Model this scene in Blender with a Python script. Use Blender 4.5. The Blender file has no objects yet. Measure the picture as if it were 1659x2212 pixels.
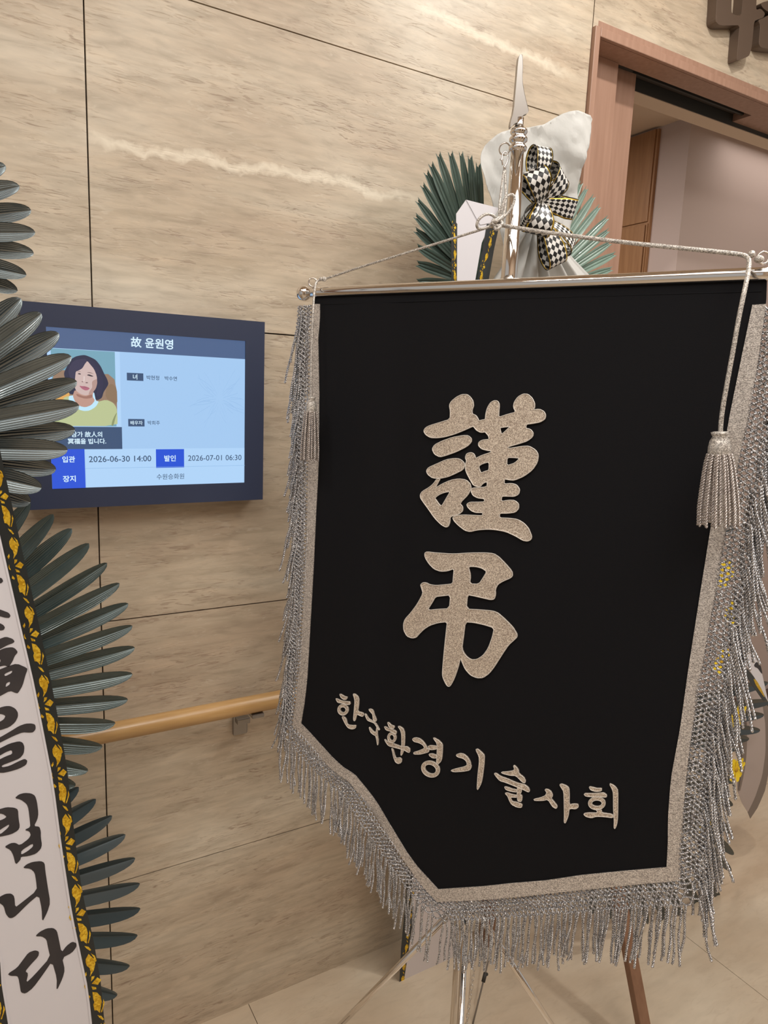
import bpy, bmesh, math, random
import numpy as np
from mathutils import Vector, Matrix
from mathutils.geometry import tessellate_polygon
random.seed(7)
rng = np.random.RandomState(7)
SC = bpy.context.scene
COL = SC.collection

# ------------------------------------------------------------------ camera
F, CX, CY = 1533.0, 829.5, 1106.0
RX = Vector((0.86181338, -0.05195503, 0.5045576))
RY = Vector((-0.50561384, -0.16722942, 0.84639764))
RZ = Vector((0.04040226, -0.98454812, -0.17038973))
EYE = Vector((0, -1.48, 1.54))
cd = bpy.data.cameras.new('camera'); cam = bpy.data.objects.new('camera', cd); COL.objects.link(cam)
r_ = Vector((RX[0], RY[0], RZ[0])); d_ = Vector((RX[1], RY[1], RZ[1])); f_ = Vector((RX[2], RY[2], RZ[2]))
M = Matrix((r_, -d_, -f_)).transposed().to_4x4(); M.translation = EYE
cam.matrix_world = M
cd.sensor_fit = 'HORIZONTAL'; cd.sensor_width = 36.0; cd.lens = F / 1659 * 36.0
cd.clip_start = 0.02
SC.camera = cam

# ------------------------------------------------------------------ world, lights, exposure
SC.view_settings.view_transform = 'Standard'; SC.view_settings.look = 'None'
SC.view_settings.gamma = 1; SC.view_settings.use_curve_mapping = False
SC.view_settings.exposure = 0.0
w = bpy.data.worlds.new('world'); SC.world = w; w.use_nodes = True
w.node_tree.nodes['Background'].inputs[0].default_value = (1.0, 0.965, 0.925, 1)
w.node_tree.nodes['Background'].inputs[1].default_value = 0.45
def area(name, loc, sx, sy, power, color, target=None):
    l = bpy.data.lights.new(name, 'AREA'); l.shape = 'RECTANGLE'; l.size = sx; l.size_y = sy
    l.energy = power; l.color = color
    o = bpy.data.objects.new(name, l); o.location = loc; COL.objects.link(o)
    if target is not None:
        o.rotation_euler = (Vector(target) - Vector(loc)).to_track_quat('-Z', 'Y').to_euler()
    return o
area('hall_ceiling_panel_light', (0.6, -1.9, 3.0), 3.2, 1.8, 50, (0.99, 0.985, 0.955))
area('doorway_fill_light', (3.1, 0.33, 2.58), 0.9, 0.2, 1.6, (1, 0.93, 0.87))  # added fill without a fixture, brightens the wallpaper facing the doorway
area('ceiling_lamp_light', (0.55, -1.75, 3.0), 0.6, 0.6, 7, (1, 0.955, 0.87), (0.6, -0.4, 1.4))
area('ceiling_lamp_light', (1.5, -0.75, 3.0), 0.08, 0.08, 13, (1, 0.955, 0.89))
area('ceiling_lamp_light', (-0.9, -0.9, 3.0), 0.3, 0.3, 10, (1, 0.96, 0.9))
area('ceiling_lamp_light', (2.2, -2.2, 3.0), 0.5, 0.5, 12, (1, 0.95, 0.88), (1.2, -0.6, 1.0))
area('room_lamp_light', (1.5, 0.8, 2.58), 0.5, 0.5, 13, (1, 0.92, 0.86))

# ------------------------------------------------------------------ helpers
def ray(px, py):
    v = Vector((px - CX, py - CY, F)); return Vector((RX.dot(v), RY.dot(v), RZ.dot(v)))
def at_depth(px, py, d): return EYE + ray(px, py) * (d / F)
def at_y(px, py, y):
    r = ray(px, py); return EYE + r * ((y - EYE.y) / r.y)
class Plane:
    """A real vertical (or leaning) plane of the scene: origin, unit axes U right, V up, N toward the hall."""
    def __init__(s, o, u, v):
        s.o = Vector(o); s.u = Vector(u).normalized(); v = Vector(v); s.v = (v - s.u * v.dot(s.u)).normalized(); s.n = s.u.cross(s.v).normalized()
    def at(s, px, py):
        r = ray(px, py); return EYE + r * ((s.o - EYE).dot(s.n) / r.dot(s.n))
    def uv(s, p): d = p - s.o; return (d.dot(s.u), d.dot(s.v))
    def w(s, u, v, n=0.0): return s.o + s.u * u + s.v * v + s.n * n
    def px(s, px, py): return s.uv(s.at(px, py))
def wallplane(y): return Plane((0, y, 0), (1, 0, 0), (0, 0, 1))

def lin(c):
    if isinstance(c, str): c = tuple(int(c[i:i+2], 16) for i in (0, 2, 4))
    return tuple(((x/255)/12.92 if x/255 <= 0.04045 else ((x/255+0.055)/1.055)**2.4) for x in c) + (1,)
def nm(m): return m.node_tree.nodes, m.node_tree.links, m.node_tree.nodes['Principled BSDF']
def mat(name, col, rough=0.5, metal=0.0, bump=None, var=None, coat=0, sheen=0, trans=0, alpha=1, scale=(1, 1, 1)):
    m = bpy.data.materials.new(name); m.use_nodes = True
    N, L, B = nm(m); c = lin(col)
    B.inputs['Base Color'].default_value = c; B.inputs['Roughness'].default_value = rough; B.inputs['Metallic'].default_value = metal
    B.inputs['Coat Weight'].default_value = coat; B.inputs['Sheen Weight'].default_value = sheen
    if trans: B.inputs['Transmission Weight'].default_value = trans
    if alpha < 1: B.inputs['Alpha'].default_value = alpha
    if bump or var:
        tc = N.new('ShaderNodeTexCoord'); mp = N.new('ShaderNodeMapping'); mp.inputs['Scale'].default_value = scale
        L.new(tc.outputs['Object'], mp.inputs[0])
    if bump:
        nz = N.new('ShaderNodeTexNoise'); nz.inputs['Scale'].default_value = bump[0]; nz.inputs['Detail'].default_value = 4
        bp = N.new('ShaderNodeBump'); bp.inputs['Strength'].default_value = bump[1]; bp.inputs['Distance'].default_value = bump[2]
        L.new(mp.outputs[0], nz.inputs[0]); L.new(nz.outputs[0], bp.inputs['Height']); L.new(bp.outputs[0], B.inputs['Normal'])
    if var:
        nz = N.new('ShaderNodeTexNoise'); nz.inputs['Scale'].default_value = var[0]; nz.inputs['Detail'].default_value = 5
        cr = N.new('ShaderNodeValToRGB'); cr.color_ramp.elements[0].position = 0.3; cr.color_ramp.elements[1].position = 0.7
        cr.color_ramp.elements[0].color = lin(var[1]); cr.color_ramp.elements[1].color = c
        L.new(mp.outputs[0], nz.inputs[0]); L.new(nz.outputs[0], cr.inputs[0]); L.new(cr.outputs[0], B.inputs['Base Color'])
    return m
def emit(name, col, s=1.0):
    m = bpy.data.materials.new(name); m.use_nodes = True; N, L, B = nm(m)
    B.inputs['Base Color'].default_value = (0.01, 0.01, 0.012, 1); B.inputs['Roughness'].default_value = 0.25
    B.inputs['Emission Color'].default_value = lin(col); B.inputs['Emission Strength'].default_value = s
    return m
def glitter(name, c0, c1, scale, metal=0.4, rough=0.4, stretch=(1, 1, 1), bump=0.6):
    """thread / lurex: tiny facets with their own tone, roughness and tilt"""
    m = bpy.data.materials.new(name); m.use_nodes = True; N, L, B = nm(m)
    tc = N.new('ShaderNodeTexCoord'); mp = N.new('ShaderNodeMapping'); mp.inputs['Scale'].default_value = stretch
    vo = N.new('ShaderNodeTexVoronoi'); vo.inputs['Scale'].default_value = scale
    L.new(tc.outputs['Object'], mp.inputs[0]); L.new(mp.outputs[0], vo.inputs['Vector'])
    sp = N.new('ShaderNodeSeparateColor'); L.new(vo.outputs['Color'], sp.inputs[0])
    cr = N.new('ShaderNodeValToRGB'); cr.color_ramp.elements[0].color = lin(c0); cr.color_ramp.elements[1].color = lin(c1)
    cr.color_ramp.elements[0].position = 0.15; cr.color_ramp.elements[1].position = 0.95
    L.new(sp.outputs[0], cr.inputs[0]); L.new(cr.outputs[0], B.inputs['Base Color'])
    B.inputs['Metallic'].default_value = metal; B.inputs['Roughness'].default_value = rough
    bp = N.new('ShaderNodeBump'); bp.inputs['Strength'].default_value = bump; bp.inputs['Distance'].default_value = 0.0008
    L.new(sp.outputs[1], bp.inputs['Height']); L.new(bp.outputs[0], B.inputs['Normal'])
    return m

# ------------------------------------------------------------------ object plumbing
def tag(o, label=None, cat=None, group=None, kind=None):
    if label: o['label'] = label
    if cat: o['category'] = cat
    if group: o['group'] = group
    if kind: o['kind'] = kind
    return o
def thing(name, loc, label, cat, group=None):
    o = bpy.data.objects.new(name, None); COL.objects.link(o); o.location = loc; o.empty_display_size = 0.05
    return tag(o, label, cat, group)
def link(name, me, parent=None, label=None):
    o = bpy.data.objects.new(name, me); COL.objects.link(o)
    if parent is not None:
        o.parent = parent
        if parent.type == 'EMPTY': o.location = -parent.location
    if label: o['label'] = label
    return o
def mesh(name, verts, faces, m=None, smooth=False):
    me = bpy.data.meshes.new(name); me.from_pydata([tuple(v) for v in verts], [], [tuple(f) for f in faces]); me.update()
    if m: me.materials.append(m)
    if smooth: me.polygons.foreach_set('use_smooth', [True] * len(me.polygons))
    return me
def part(name, geo, m, parent=None, smooth=False, label=None):
    return link(name, mesh(name, geo[0], geo[1], m, smooth), parent, label)
def join(*gs):
    V, Fc = [], []
    for v, f in gs:
        b = len(V); V += [tuple(x) for x in v]; Fc += [tuple(i + b for i in q) for q in f]
    return V, Fc
def box(x0, x1, y0, y1, z0, z1):
    v = [(x, y, z) for z in (z0, z1) for y in (y0, y1) for x in (x0, x1)]
    return v, [(0, 2, 3, 1), (4, 5, 7, 6), (0, 1, 5, 4), (2, 6, 7, 3), (0, 4, 6, 2), (1, 3, 7, 5)]
def bev(o, wd=0.001, seg=2):
    b = o.modifiers.new('bevel', 'BEVEL'); b.width = wd; b.segments = seg; b.limit_method = 'ANGLE'; return o
def frames(P):
    P = np.asarray(P, float); n = len(P); T = np.gradient(P, axis=0); T /= np.linalg.norm(T, axis=1)[:, None] + 1e-12
    A = np.zeros_like(P); a = np.cross(T[0], [0.31, 0.2, 0.93]); a /= np.linalg.norm(a); A[0] = a
    for i in range(1, n):
        a = A[i-1] - T[i] * A[i-1].dot(T[i]); A[i] = a / (np.linalg.norm(a) + 1e-12)
    return P, T, A, np.cross(T, A)
def tube(P, r, seg=8, caps=True, closed=False):
    P, T, A, B = frames(P); n = len(P); r = np.broadcast_to(np.asarray(r, float), (n,))
    th = np.linspace(0, 2*math.pi, seg, endpoint=False)
    V = (P[:, None, :] + r[:, None, None] * (np.cos(th)[None, :, None] * A[:, None, :] + np.sin(th)[None, :, None] * B[:, None, :])).reshape(-1, 3)
    Fc = []
    for i in range(n - 1 if not closed else n):
        j = (i + 1) % n
        for k in range(seg):
            l = (k + 1) % seg; Fc.append((i*seg+k, i*seg+l, j*seg+l, j*seg+k))
    if caps and not closed:
        Fc.append(tuple(range(seg))[::-1]); Fc.append(tuple((n-1)*seg + k for k in range(seg)))
    return V.tolist(), Fc
def resample(P, step):
    P = np.asarray([tuple(p) for p in P], float); d = np.r_[0, np.cumsum(np.linalg.norm(np.diff(P, axis=0), axis=1))]
    n = max(2, int(round(d[-1] / step)) + 1); s = np.linspace(0, d[-1], n)
    return np.stack([np.interp(s, d, P[:, k]) for k in range(P.shape[1])], 1), s
def smoothpath(P, step, it=2):
    P = np.asarray([tuple(p) for p in P], float)
    for _ in range(it):
        Q = [P[0]]
        for a, b in zip(P[:-1], P[1:]): Q += [a*.75+b*.25, a*.25+b*.75]
        Q.append(P[-1]); P = np.asarray(Q)
    return resample(P, step)[0]
def twisted(P, sr, off, pitch, per=6, seg=4, strands=2, phase=0.0):
    """a cord of strands twisted round each other"""
    P, s = resample(P, pitch / per); P, T, A, B = frames(P); g = []
    for k in range(strands):
        a = s / pitch * 2*math.pi + phase + k * 2*math.pi/strands
        Q = P + off * (np.cos(a)[:, None]*A + np.sin(a)[:, None]*B)
        g.append(tube(Q, sr, seg))
    return join(*g)
def lathe(profile, o, axis=(0, 0, 1), seg=28):
    ax = Vector(axis).normalized(); a = ax.orthogonal().normalized(); b = ax.cross(a); o = Vector(o); V, Fc = [], []
    for r, h in profile:
        for k in range(seg):
            t = 2*math.pi*k/seg; V.append(o + ax*h + (a*math.cos(t) + b*math.sin(t))*r)
    for i in range(len(profile)-1):
        for k in range(seg):
            l = (k+1) % seg; Fc.append((i*seg+k, i*seg+l, (i+1)*seg+l, (i+1)*seg+k))
    Fc.append(tuple(range(seg))[::-1]); Fc.append(tuple((len(profile)-1)*seg+k for k in range(seg)))
    return V, Fc
def sphere(c, r, seg=20, ax=(0, 0, 1), squash=1.0):
    n = 12; return lathe([(max(1e-5, r*math.sin(math.pi*i/n)), -r*squash*math.cos(math.pi*i/n)) for i in range(n+1)], c, ax, seg)
def torus(c, axis, R_, r, seg=24, sub=8):
    ax = Vector(axis).normalized(); a = ax.orthogonal().normalized(); b = ax.cross(a); c = Vector(c); V, Fc = [], []
    for i in range(seg):
        t = 2*math.pi*i/seg; d = a*math.cos(t)+b*math.sin(t)
        for k in range(sub):
            q = 2*math.pi*k/sub; V.append(c + d*(R_+r*math.cos(q)) + ax*(r*math.sin(q)))
    for i in range(seg):
        for k in range(sub):
            Fc.append((i*sub+k, i*sub+(k+1) % sub, ((i+1) % seg)*sub+(k+1) % sub, ((i+1) % seg)*sub+k))
    return V, Fc
def chaikin(p, it=1):
    for _ in range(it):
        q = []
        for i in range(len(p)):
            a, b = p[i], p[(i+1) % len(p)]
            q += [(a[0]*.8+b[0]*.2, a[1]*.8+b[1]*.2), (a[0]*.2+b[0]*.8, a[1]*.2+b[1]*.8)]
        p = q
    return p
def slab(loops, pl, n0, n1, disp=None):
    """flat cut-out: loops of plane (u,v) coordinates (outline then holes), from depth n0 (back) to n1 (front)"""
    D = disp or (lambda u, v: 0.0)
    tris = tessellate_polygon([[Vector((a, b, 0)) for a, b in lp] for lp in loops])
    pts = [p for lp in loops for p in lp]; n = len(pts)
    V = [pl.w(u, v, n1 + D(u, v)) for u, v in pts] + [pl.w(u, v, n0 + D(u, v)) for u, v in pts]
    Fc = []
    for t in tris:
        a, b, c = [pts[i] for i in t]
        if (b[0]-a[0])*(c[1]-a[1]) - (b[1]-a[1])*(c[0]-a[0]) < 0: t = t[::-1]
        Fc.append(tuple(t)); Fc.append(tuple(i+n for i in t[::-1]))
    k = 0
    for lp in loops:
        m_ = len(lp)
        for i in range(m_):
            a, b = k+i, k+(i+1) % m_; Fc.append((a, a+n, b+n, b))
        k += m_
    return V, Fc
def strip(A, B, thick, nrm):
    """ribbon between two 3D polylines"""
    n = len(A); V = [Vector(p) for p in A] + [Vector(p) for p in B] + [Vector(p)-nrm*thick for p in A] + [Vector(p)-nrm*thick for p in B]
    Fc = []
    for i in range(n-1):
        Fc += [(i, n+i, n+i+1, i+1), (2*n+i, 2*n+i+1, 3*n+i+1, 3*n+i), (i, i+1, 2*n+i+1, 2*n+i), (n+i, 3*n+i, 3*n+i+1, n+i+1)]
    Fc += [(0, 2*n, 3*n, n), (n-1, 2*n-1, 4*n-1, 3*n-1)]
    return V, Fc
def crop(ox, oy, s, pts): return [(ox + x/s, oy + y/s) for x, y in pts]
def ell(cx, cy, rx, ry, rot=0, n=26):
    c, s = math.cos(math.radians(rot)), math.sin(math.radians(rot))
    return [(cx + rx*math.cos(t)*c - ry*math.sin(t)*s, cy + rx*math.cos(t)*s + ry*math.sin(t)*c) for t in [2*math.pi*i/n for i in range(n)]]
def text_geo(s, pl, cpx, cpy, wpx, n, bold=0.0):
    """lettering set in Blender's own font, centred on a point of a plane, given width"""
    cu = bpy.data.curves.new('t', 'FONT'); cu.body = s; cu.resolution_u = 3
    o = bpy.data.objects.new('t', cu); COL.objects.link(o); dg = bpy.context.evaluated_depsgraph_get()
    me = bpy.data.meshes.new_from_object(o.evaluated_get(dg)); P = [v.co.copy() for v in me.vertices]; Fc = [tuple(p.vertices) for p in me.polygons]
    bpy.data.objects.remove(o); bpy.data.meshes.remove(me)
    xs = [p.x for p in P]; ys = [p.y for p in P]; mx, my = (min(xs)+max(xs))/2, (min(ys)+max(ys))/2
    a = pl.px(cpx - wpx/2, cpy)[0]; b = pl.px(cpx + wpx/2, cpy)[0]; c = pl.px(cpx, cpy); k = (b-a)/(max(xs)-min(xs))
    sh = [(0, 0)] if bold == 0 else [(-bold, 0), (bold, 0), (0, -bold), (0, bold), (0, 0)]
    return join(*[([pl.w(c[0]+(p.x+a_-mx)*k, c[1]+(p.y+b_-my)*k, n+i*2e-6) for p in P], Fc) for i, (a_, b_) in enumerate(sh)])

# ------------------------------------------------------------------ materials
def travertine(name, base, dark, light, pit, floor=False):
    m = bpy.data.materials.new(name); m.use_nodes = True; N, L, B = nm(m)
    tc = N.new('ShaderNodeTexCoord')
    def noise(scale, stretch, detail=6, dist=0.0, src=None):
        mp = N.new('ShaderNodeMapping'); mp.inputs['Scale'].default_value = stretch; L.new((src or tc.outputs['Object']), mp.inputs[0])
        n = N.new('ShaderNodeTexNoise'); n.inputs['Scale'].default_value = scale; n.inputs['Detail'].default_value = detail; n.inputs['Distortion'].default_value = dist
        L.new(mp.outputs[0], n.inputs[0]); return n
    def ramp(src, pts):
        c = N.new('ShaderNodeValToRGB'); e = c.color_ramp.elements
        e[0].position, e[0].color = pts[0][0], pts[0][1]; e[1].position, e[1].color = pts[-1][0], pts[-1][1]
        for p, col in pts[1:-1]:
            q = e.new(p); q.color = col
        L.new(src, c.inputs[0]); return c
    def mix(fac, a, b, mode='MIX'):
        x = N.new('ShaderNodeMix'); x.data_type = 'RGBA'; x.blend_type = mode
        if isinstance(fac, float): x.inputs[0].default_value = fac
        else: L.new(fac, x.inputs[0])
        for s, q in ((6, a), (7, b)):
            if isinstance(q, tuple): x.inputs[s].default_value = q
            else: L.new(q, x.inputs[s])
        return x.outputs[2]
    st = (1, 1, 3.2) if not floor else (1, 2.6, 1)
    st2 = (1, 1, 3.8) if not floor else (1, 3.0, 1)
    st3 = (1, 1, 6.5) if not floor else (1, 3, 1)
    n0 = noise(7, (1, 1, 9) if not floor else (1, 3, 1), 9, 0.35); c0 = ramp(n0.outputs[0], [(0.33, (0.82, 0.81, 0.79, 1)), (0.52, (1, 1, 1, 1)), (0.70, (1.10, 1.09, 1.08, 1))])
    n1 = noise(1.6, st, 7, 0.5); c1 = ramp(n1.outputs[0], [(0.28, lin(dark)), (0.5, lin(base)), (0.74, lin(light))])
    n2 = noise(13, st2, 9, 0.7); c2 = ramp(n2.outputs[0], [(0.30, (0.74, 0.73, 0.71, 1)), (0.48, (0.98, 0.98, 0.98, 1)), (0.70, (1.12, 1.11, 1.09, 1))])
    out = mix(0.62 if not floor else 0.25, c1.outputs[0], c2.outputs[0], 'MULTIPLY')
    out = mix(0.8 if not floor else 0.2, out, c0.outputs[0], 'MULTIPLY')
    n3 = noise(21, st3, 8, 1.6); c3 = ramp(n3.outputs[0], [(0.53, (0, 0, 0, 1)), (0.70, (1, 1, 1, 1))])
    n4 = noise(4.5, (1, 1, 3) if not floor else (1, 1, 1), 3, 0); c4 = ramp(n4.outputs[0], [(0.40, (0, 0, 0, 1)), (0.62, (1, 1, 1, 1))])
    pm = mix(1.0, c3.outputs[0], c4.outputs[0], 'MULTIPLY')
    sc = N.new('ShaderNodeMath'); sc.operation = 'MULTIPLY'; sc.inputs[1].default_value = 0.62 if not floor else 0.22; L.new(pm, sc.inputs[0])
    out = mix(sc.outputs[0], out, lin(pit))
    n5 = noise(26, st2, 5, 1.4); c5 = ramp(n5.outputs[0], [(0.60, (0, 0, 0, 1)), (0.72, (1, 1, 1, 1))])
    s5 = N.new('ShaderNodeMath'); s5.operation = 'MULTIPLY'; s5.inputs[1].default_value = 0.35 if not floor else 0.12; L.new(c5.outputs[0], s5.inputs[0])
    out = mix(s5.outputs[0], out, lin(light))
    if not floor:   # the two long pale veins of the slabs
        sep = N.new('ShaderNodeSeparateXYZ'); L.new(tc.outputs['Object'], sep.inputs[0])
        nv = noise(4.2, (1, 1, 0.3), 5, 0.3); nw = noise(40, (1, 1, 1), 4, 0.5)
        def M_(op, a, b=None, c=None):
            q = N.new('ShaderNodeMath'); q.operation = op
            for i, s in enumerate((a, b, c)):
                if s is None: continue
                if isinstance(s, (int, float)): q.inputs[i].default_value = s
                else: L.new(s, q.inputs[i])
            return q.outputs[0]
        for (x0, z0, x1, z1, wd, amp) in VEINS:
            k = (z1-z0)/(x1-x0)
            zz = M_('SUBTRACT', sep.outputs[2], M_('MULTIPLY_ADD', sep.outputs[0], k, z0 - k*x0))
            zz = M_('ADD', zz, M_('MULTIPLY', M_('SUBTRACT', nv.outputs[0], 0.5), amp))
            zz = M_('ADD', zz, M_('MULTIPLY', M_('SUBTRACT', nw.outputs[0], 0.5), 0.034))
            a = M_('DIVIDE', M_('ABSOLUTE', zz), wd)
            mk = M_('POWER', M_('MAXIMUM', M_('SUBTRACT', 1.0, a), 0.0), 0.7)
            mr = N.new('ShaderNodeMapRange'); mr.interpolation_type = 'SMOOTHSTEP'; L.new(sep.outputs[0], mr.inputs[0]); mr.inputs[1].default_value = x0-0.03; mr.inputs[2].default_value = x0+0.02
            mr2 = N.new('ShaderNodeMapRange'); mr2.interpolation_type = 'SMOOTHSTEP'; L.new(sep.outputs[0], mr2.inputs[0]); mr2.inputs[1].default_value = x1+0.12; mr2.inputs[2].default_value = x1-0.1
            mk = M_('MULTIPLY', M_('MULTIPLY', mk, mr.outputs[0]), M_('MULTIPLY', mr2.outputs[0], 0.75))
            out = mix(mk, out, lin((236, 226, 206)))
    L.new(out, B.inputs['Base Color'])
    B.inputs['Roughness'].default_value = 0.42 if not floor else 0.33
    bp = N.new('ShaderNodeBump'); bp.inputs['Strength'].default_value = 0.25 if not floor else 0.03; bp.inputs['Distance'].default_value = 0.002; bp.invert = True
    L.new(pm, bp.inputs['Height']); L.new(bp.outputs[0], B.inputs['Normal'])
    return m
_p = [at_y(205, 285, 0), at_y(880, 418, 0), at_y(905, 15, 0), at_y(1215, 155, 0)]
VEINS = [(_p[0].x, _p[0].z, _p[1].x, _p[1].z, 0.013, 0.13), (_p[2].x, _p[2].z, _p[3].x, _p[3].z, 0.014, 0.03)]
M_TRAV = travertine('travertine', (193, 178, 157), (179, 160, 139), (213, 203, 185), (134, 110, 92))
M_FLOOR = travertine('floor_marble', (198, 181, 158), (182, 161, 136), (214, 201, 180), (156, 130, 104), True)
M_JOINT = mat('joint_backing', (70, 60, 54), 0.9)  # dark backing that shows in the gaps between slabs and tiles
M_WOOD = mat('door_wood', (172, 137, 118), 0.45, var=(9, (158, 123, 104)), scale=(8, 8, 0.5))
M_CAB = mat('cabinet_wood', (164, 122, 84), 0.4, var=(10, (146, 105, 70)), scale=(6, 6, 0.5))
M_DARK = mat('dark_track', (52, 50, 46), 0.6)
M_PINK = mat('room_wallpaper', (192, 174, 166), 0.9, bump=(400, 0.2, 0.001))
M_CEIL = mat('room_ceiling', (222, 200, 178), 0.9)
M_RAIL = mat('handrail_wood', (190, 152, 100), 0.35, var=(12, (176, 137, 86)), scale=(1.5, 12, 12), coat=0.3)
M_STEEL = mat('brushed_steel', (150, 146, 142), 0.35, 0.9)
M_CHROME = mat('chrome', (225, 220, 215), 0.07, 1.0)
M_CHROME2 = mat('satin_chrome', (215, 210, 204), 0.28, 1.0)
M_VELVET = mat('black_velvet', (9, 9, 14), 0.9, bump=(600, 0.2, 0.0005))
M_VELVET.node_tree.nodes['Principled BSDF'].inputs['Specular IOR Level'].default_value = 0.3
M_SILVER = glitter('silver_thread', (132, 131, 134), (252, 251, 252), 900, metal=0.85, rough=0.3, bump=0.3)
M_TAPE = glitter('silver_brocade', (150, 142, 136), (248, 240, 232), 700, metal=0.45, rough=0.42, stretch=(1, 1, 2.4))
M_LET = glitter('beige_glitter', (168, 150, 134), (248, 234, 216), 900, metal=0.3, rough=0.45)
M_EDGE = mat('letter_edging', (226, 220, 212), 0.55, 0.2)
M_CORD = glitter('silver_cord', (142, 136, 130), (240, 234, 226), 700, metal=0.35, rough=0.45, stretch=(1, 1, 1.6))
M_TASSEL = glitter('tassel_thread', (160, 150, 146), (236, 228, 222), 900, metal=0.6, rough=0.36)
M_SIGN = mat('bronze_letter', (104, 88, 76), 0.45, 0.3)
M_LEAF = mat('glossy_leaf', (74, 91, 92), 0.24, 0.35, coat=0.7, var=(30, (66, 80, 78)))
M_LEAF2 = mat('clear_gloss_leaf', (108, 119, 122), 0.18, 0.6, coat=1.0, var=(20, (86, 96, 99)))
M_LEAF3 = mat('matt_leaf', (80, 100, 92), 0.36, coat=0.3, var=(20, (68, 86, 79)))
M_LEAF4 = mat('pale_leaf', (122, 146, 134), 0.35, coat=0.3, var=(20, (104, 128, 116)))
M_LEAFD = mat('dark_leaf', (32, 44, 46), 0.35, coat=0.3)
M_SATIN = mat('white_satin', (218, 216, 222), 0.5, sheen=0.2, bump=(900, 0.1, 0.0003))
M_SATINB = mat('black_satin', (22, 25, 26), 0.45, sheen=0.1, var=(14, (26, 36, 36)))
M_GOLD = glitter('gold_foil', (206, 160, 30), (250, 214, 70), 420, metal=0.55, rough=0.33)
M_INK = mat('print_ink', (44, 42, 46), 0.6, var=(20, (58, 54, 56)))
M_PAPER = mat('wrapping_tissue', (192, 192, 189), 0.75, trans=0.0, bump=(60, 0.25, 0.003))
M_YEL = mat('yellow_petal', (245, 214, 40), 0.6)
M_EASEL = mat('easel_wood', (140, 104, 80), 0.5, var=(12, (124, 90, 68)), scale=(6, 6, 0.6))
M_BEZEL = mat('bezel_blue_glare', (48, 57, 82), 0.4)  # black frame; the screen's blue glare is put into its colour

# ------------------------------------------------------------------ setting
wb = thing('wall_back', (0, 0, 0), None, None); wb['kind'] = 'structure'
DX, DZ = 1.446, 2.478
part('wall_core', join(box(-2.6, DX-0.001, 0.011, 0.20, -0.02, 3.05), box(DX-0.001, 4.4, 0.011, 0.20, DZ+0.001, 3.05)), M_JOINT, wb)
zs = [-0.01, 0.448, 1.048, 1.648, 2.248, 2.848, 3.05]; xs = [-2.6, -2.178, -0.978, 0.222, DX, 2.646, 3.846, 4.4]
g = 0.0014
for i in range(len(xs)-1):
    for j in range(len(zs)-1):
        x0, x1, z0, z1 = xs[i]+g, xs[i+1]-g, zs[j]+g, zs[j+1]-g
        if xs[i] >= DX - 1e-6:
            if z1 < DZ + 0.05: continue
            z0 = max(z0, DZ+0.001)
        pnl = part('stone_panel', box(x0, x1, 0.0 + random.uniform(0, 0.0004), 0.011, z0, z1), M_TRAV, wb)
fl = thing('floor', (0, 0, 0), None, None); fl['kind'] = 'structure'
part('floor_bed', box(-2.6, 4.4, -3.4, 3.2, -0.05, -0.004), M_JOINT, fl)
fx = [-2.6, -0.656, 0.544, 1.744, 2.944, 4.4]; fy = [-3.4, -2.4, -1.2, 0.012, 1.2, 3.2]
for i in range(5):
    for j in range(5):
        part('floor_tile', box(fx[i]+.0008, fx[i+1]-.0008, fy[j]+.0008, fy[j+1]-.0008, -0.004, 0), M_FLOOR, fl)
cl = part('ceiling', box(-2.6, 4.4, -3.4, 0.2, 3.05, 3.1), M_CEIL); cl['kind'] = 'structure'
wf = thing('wall_front_unseen', (0, -3.4, 0), None, None); wf['kind'] = 'structure'  # unseen wall behind the camera, added to darken the chrome's reflections
part('wall_panel', box(-2.6, 4.4, -3.5, -3.4, 0, 3.05), M_CEIL, wf)
for x_ in (-0.9, 0.9, 2.7): part('dark_reflection_panel', box(x_, x_+.8, -3.4, -3.38, 0, 2.3), M_DARK, wf)  # dark slabs put in only for the chrome to reflect
# door opening with its recessed sliding panels
dr = thing('door_1', (0, 0, 0), None, None); dr['kind'] = 'structure'
DR = 3.5
bev(part('door_casing', join(box(DX, DX+.019, -0.012, 0.064, 0, DZ), box(DX+.019, DR, -0.012, 0.0, DZ-.022, DZ)), M_WOOD, dr), 0.002)
bev(part('recessed_panel', box(DX+.019, 1.618, 0.064, 0.085, 0, DZ-.022), M_WOOD, dr), 0.001)
bev(part('sliding_panel', box(1.60, 1.731, 0.100, 0.130, 0, DZ+.03), M_WOOD, dr), 0.001)
part('door_soffit', join(box(DX+.019, DR, 0.0, 0.07, DZ-.022, DZ+.02), box(DX+.019, 1.618, 0.07, 0.14, DZ-.022, DZ+.02),
     box(2.24, DR, 0.07, 0.14, DZ-.022, DZ+.02)), M_WOOD, dr)
part('door_track', join(box(1.618, DR, 0.1365, 0.1398, DZ-.034, DZ+.0), box(1.618, DR, 0.07, 0.14, DZ+.04, DZ+.07), box(1.66, 2.24, 0.098, 0.106, DZ-.012, DZ+.04), box(1.62, 1.70, 0.082, 0.094, DZ-.016, DZ-.01)), M_DARK, dr)
part('door_header', box(DX+.019, DR, 0.14, 0.2, DZ-.036, DZ+.02), M_CEIL, dr)
part('door_jamb', box(DR, DR+.1, -.012, .2, 0, DZ), M_WOOD, dr)
r1 = part('wall_far', box(2.47, 4.4, 0.48, 3.2, 0, 2.62), M_PINK); r1['kind'] = 'structure'
r2 = part('wall_left', box(-0.4, 2.47, 3.0, 3.2, 0, 2.62), M_PINK); r2['kind'] = 'structure'
c2 = part('ceiling', box(-0.4, 4.4, 0.2, 3.2, 2.62, 2.66), M_CEIL); c2['kind'] = 'structure'
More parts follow.
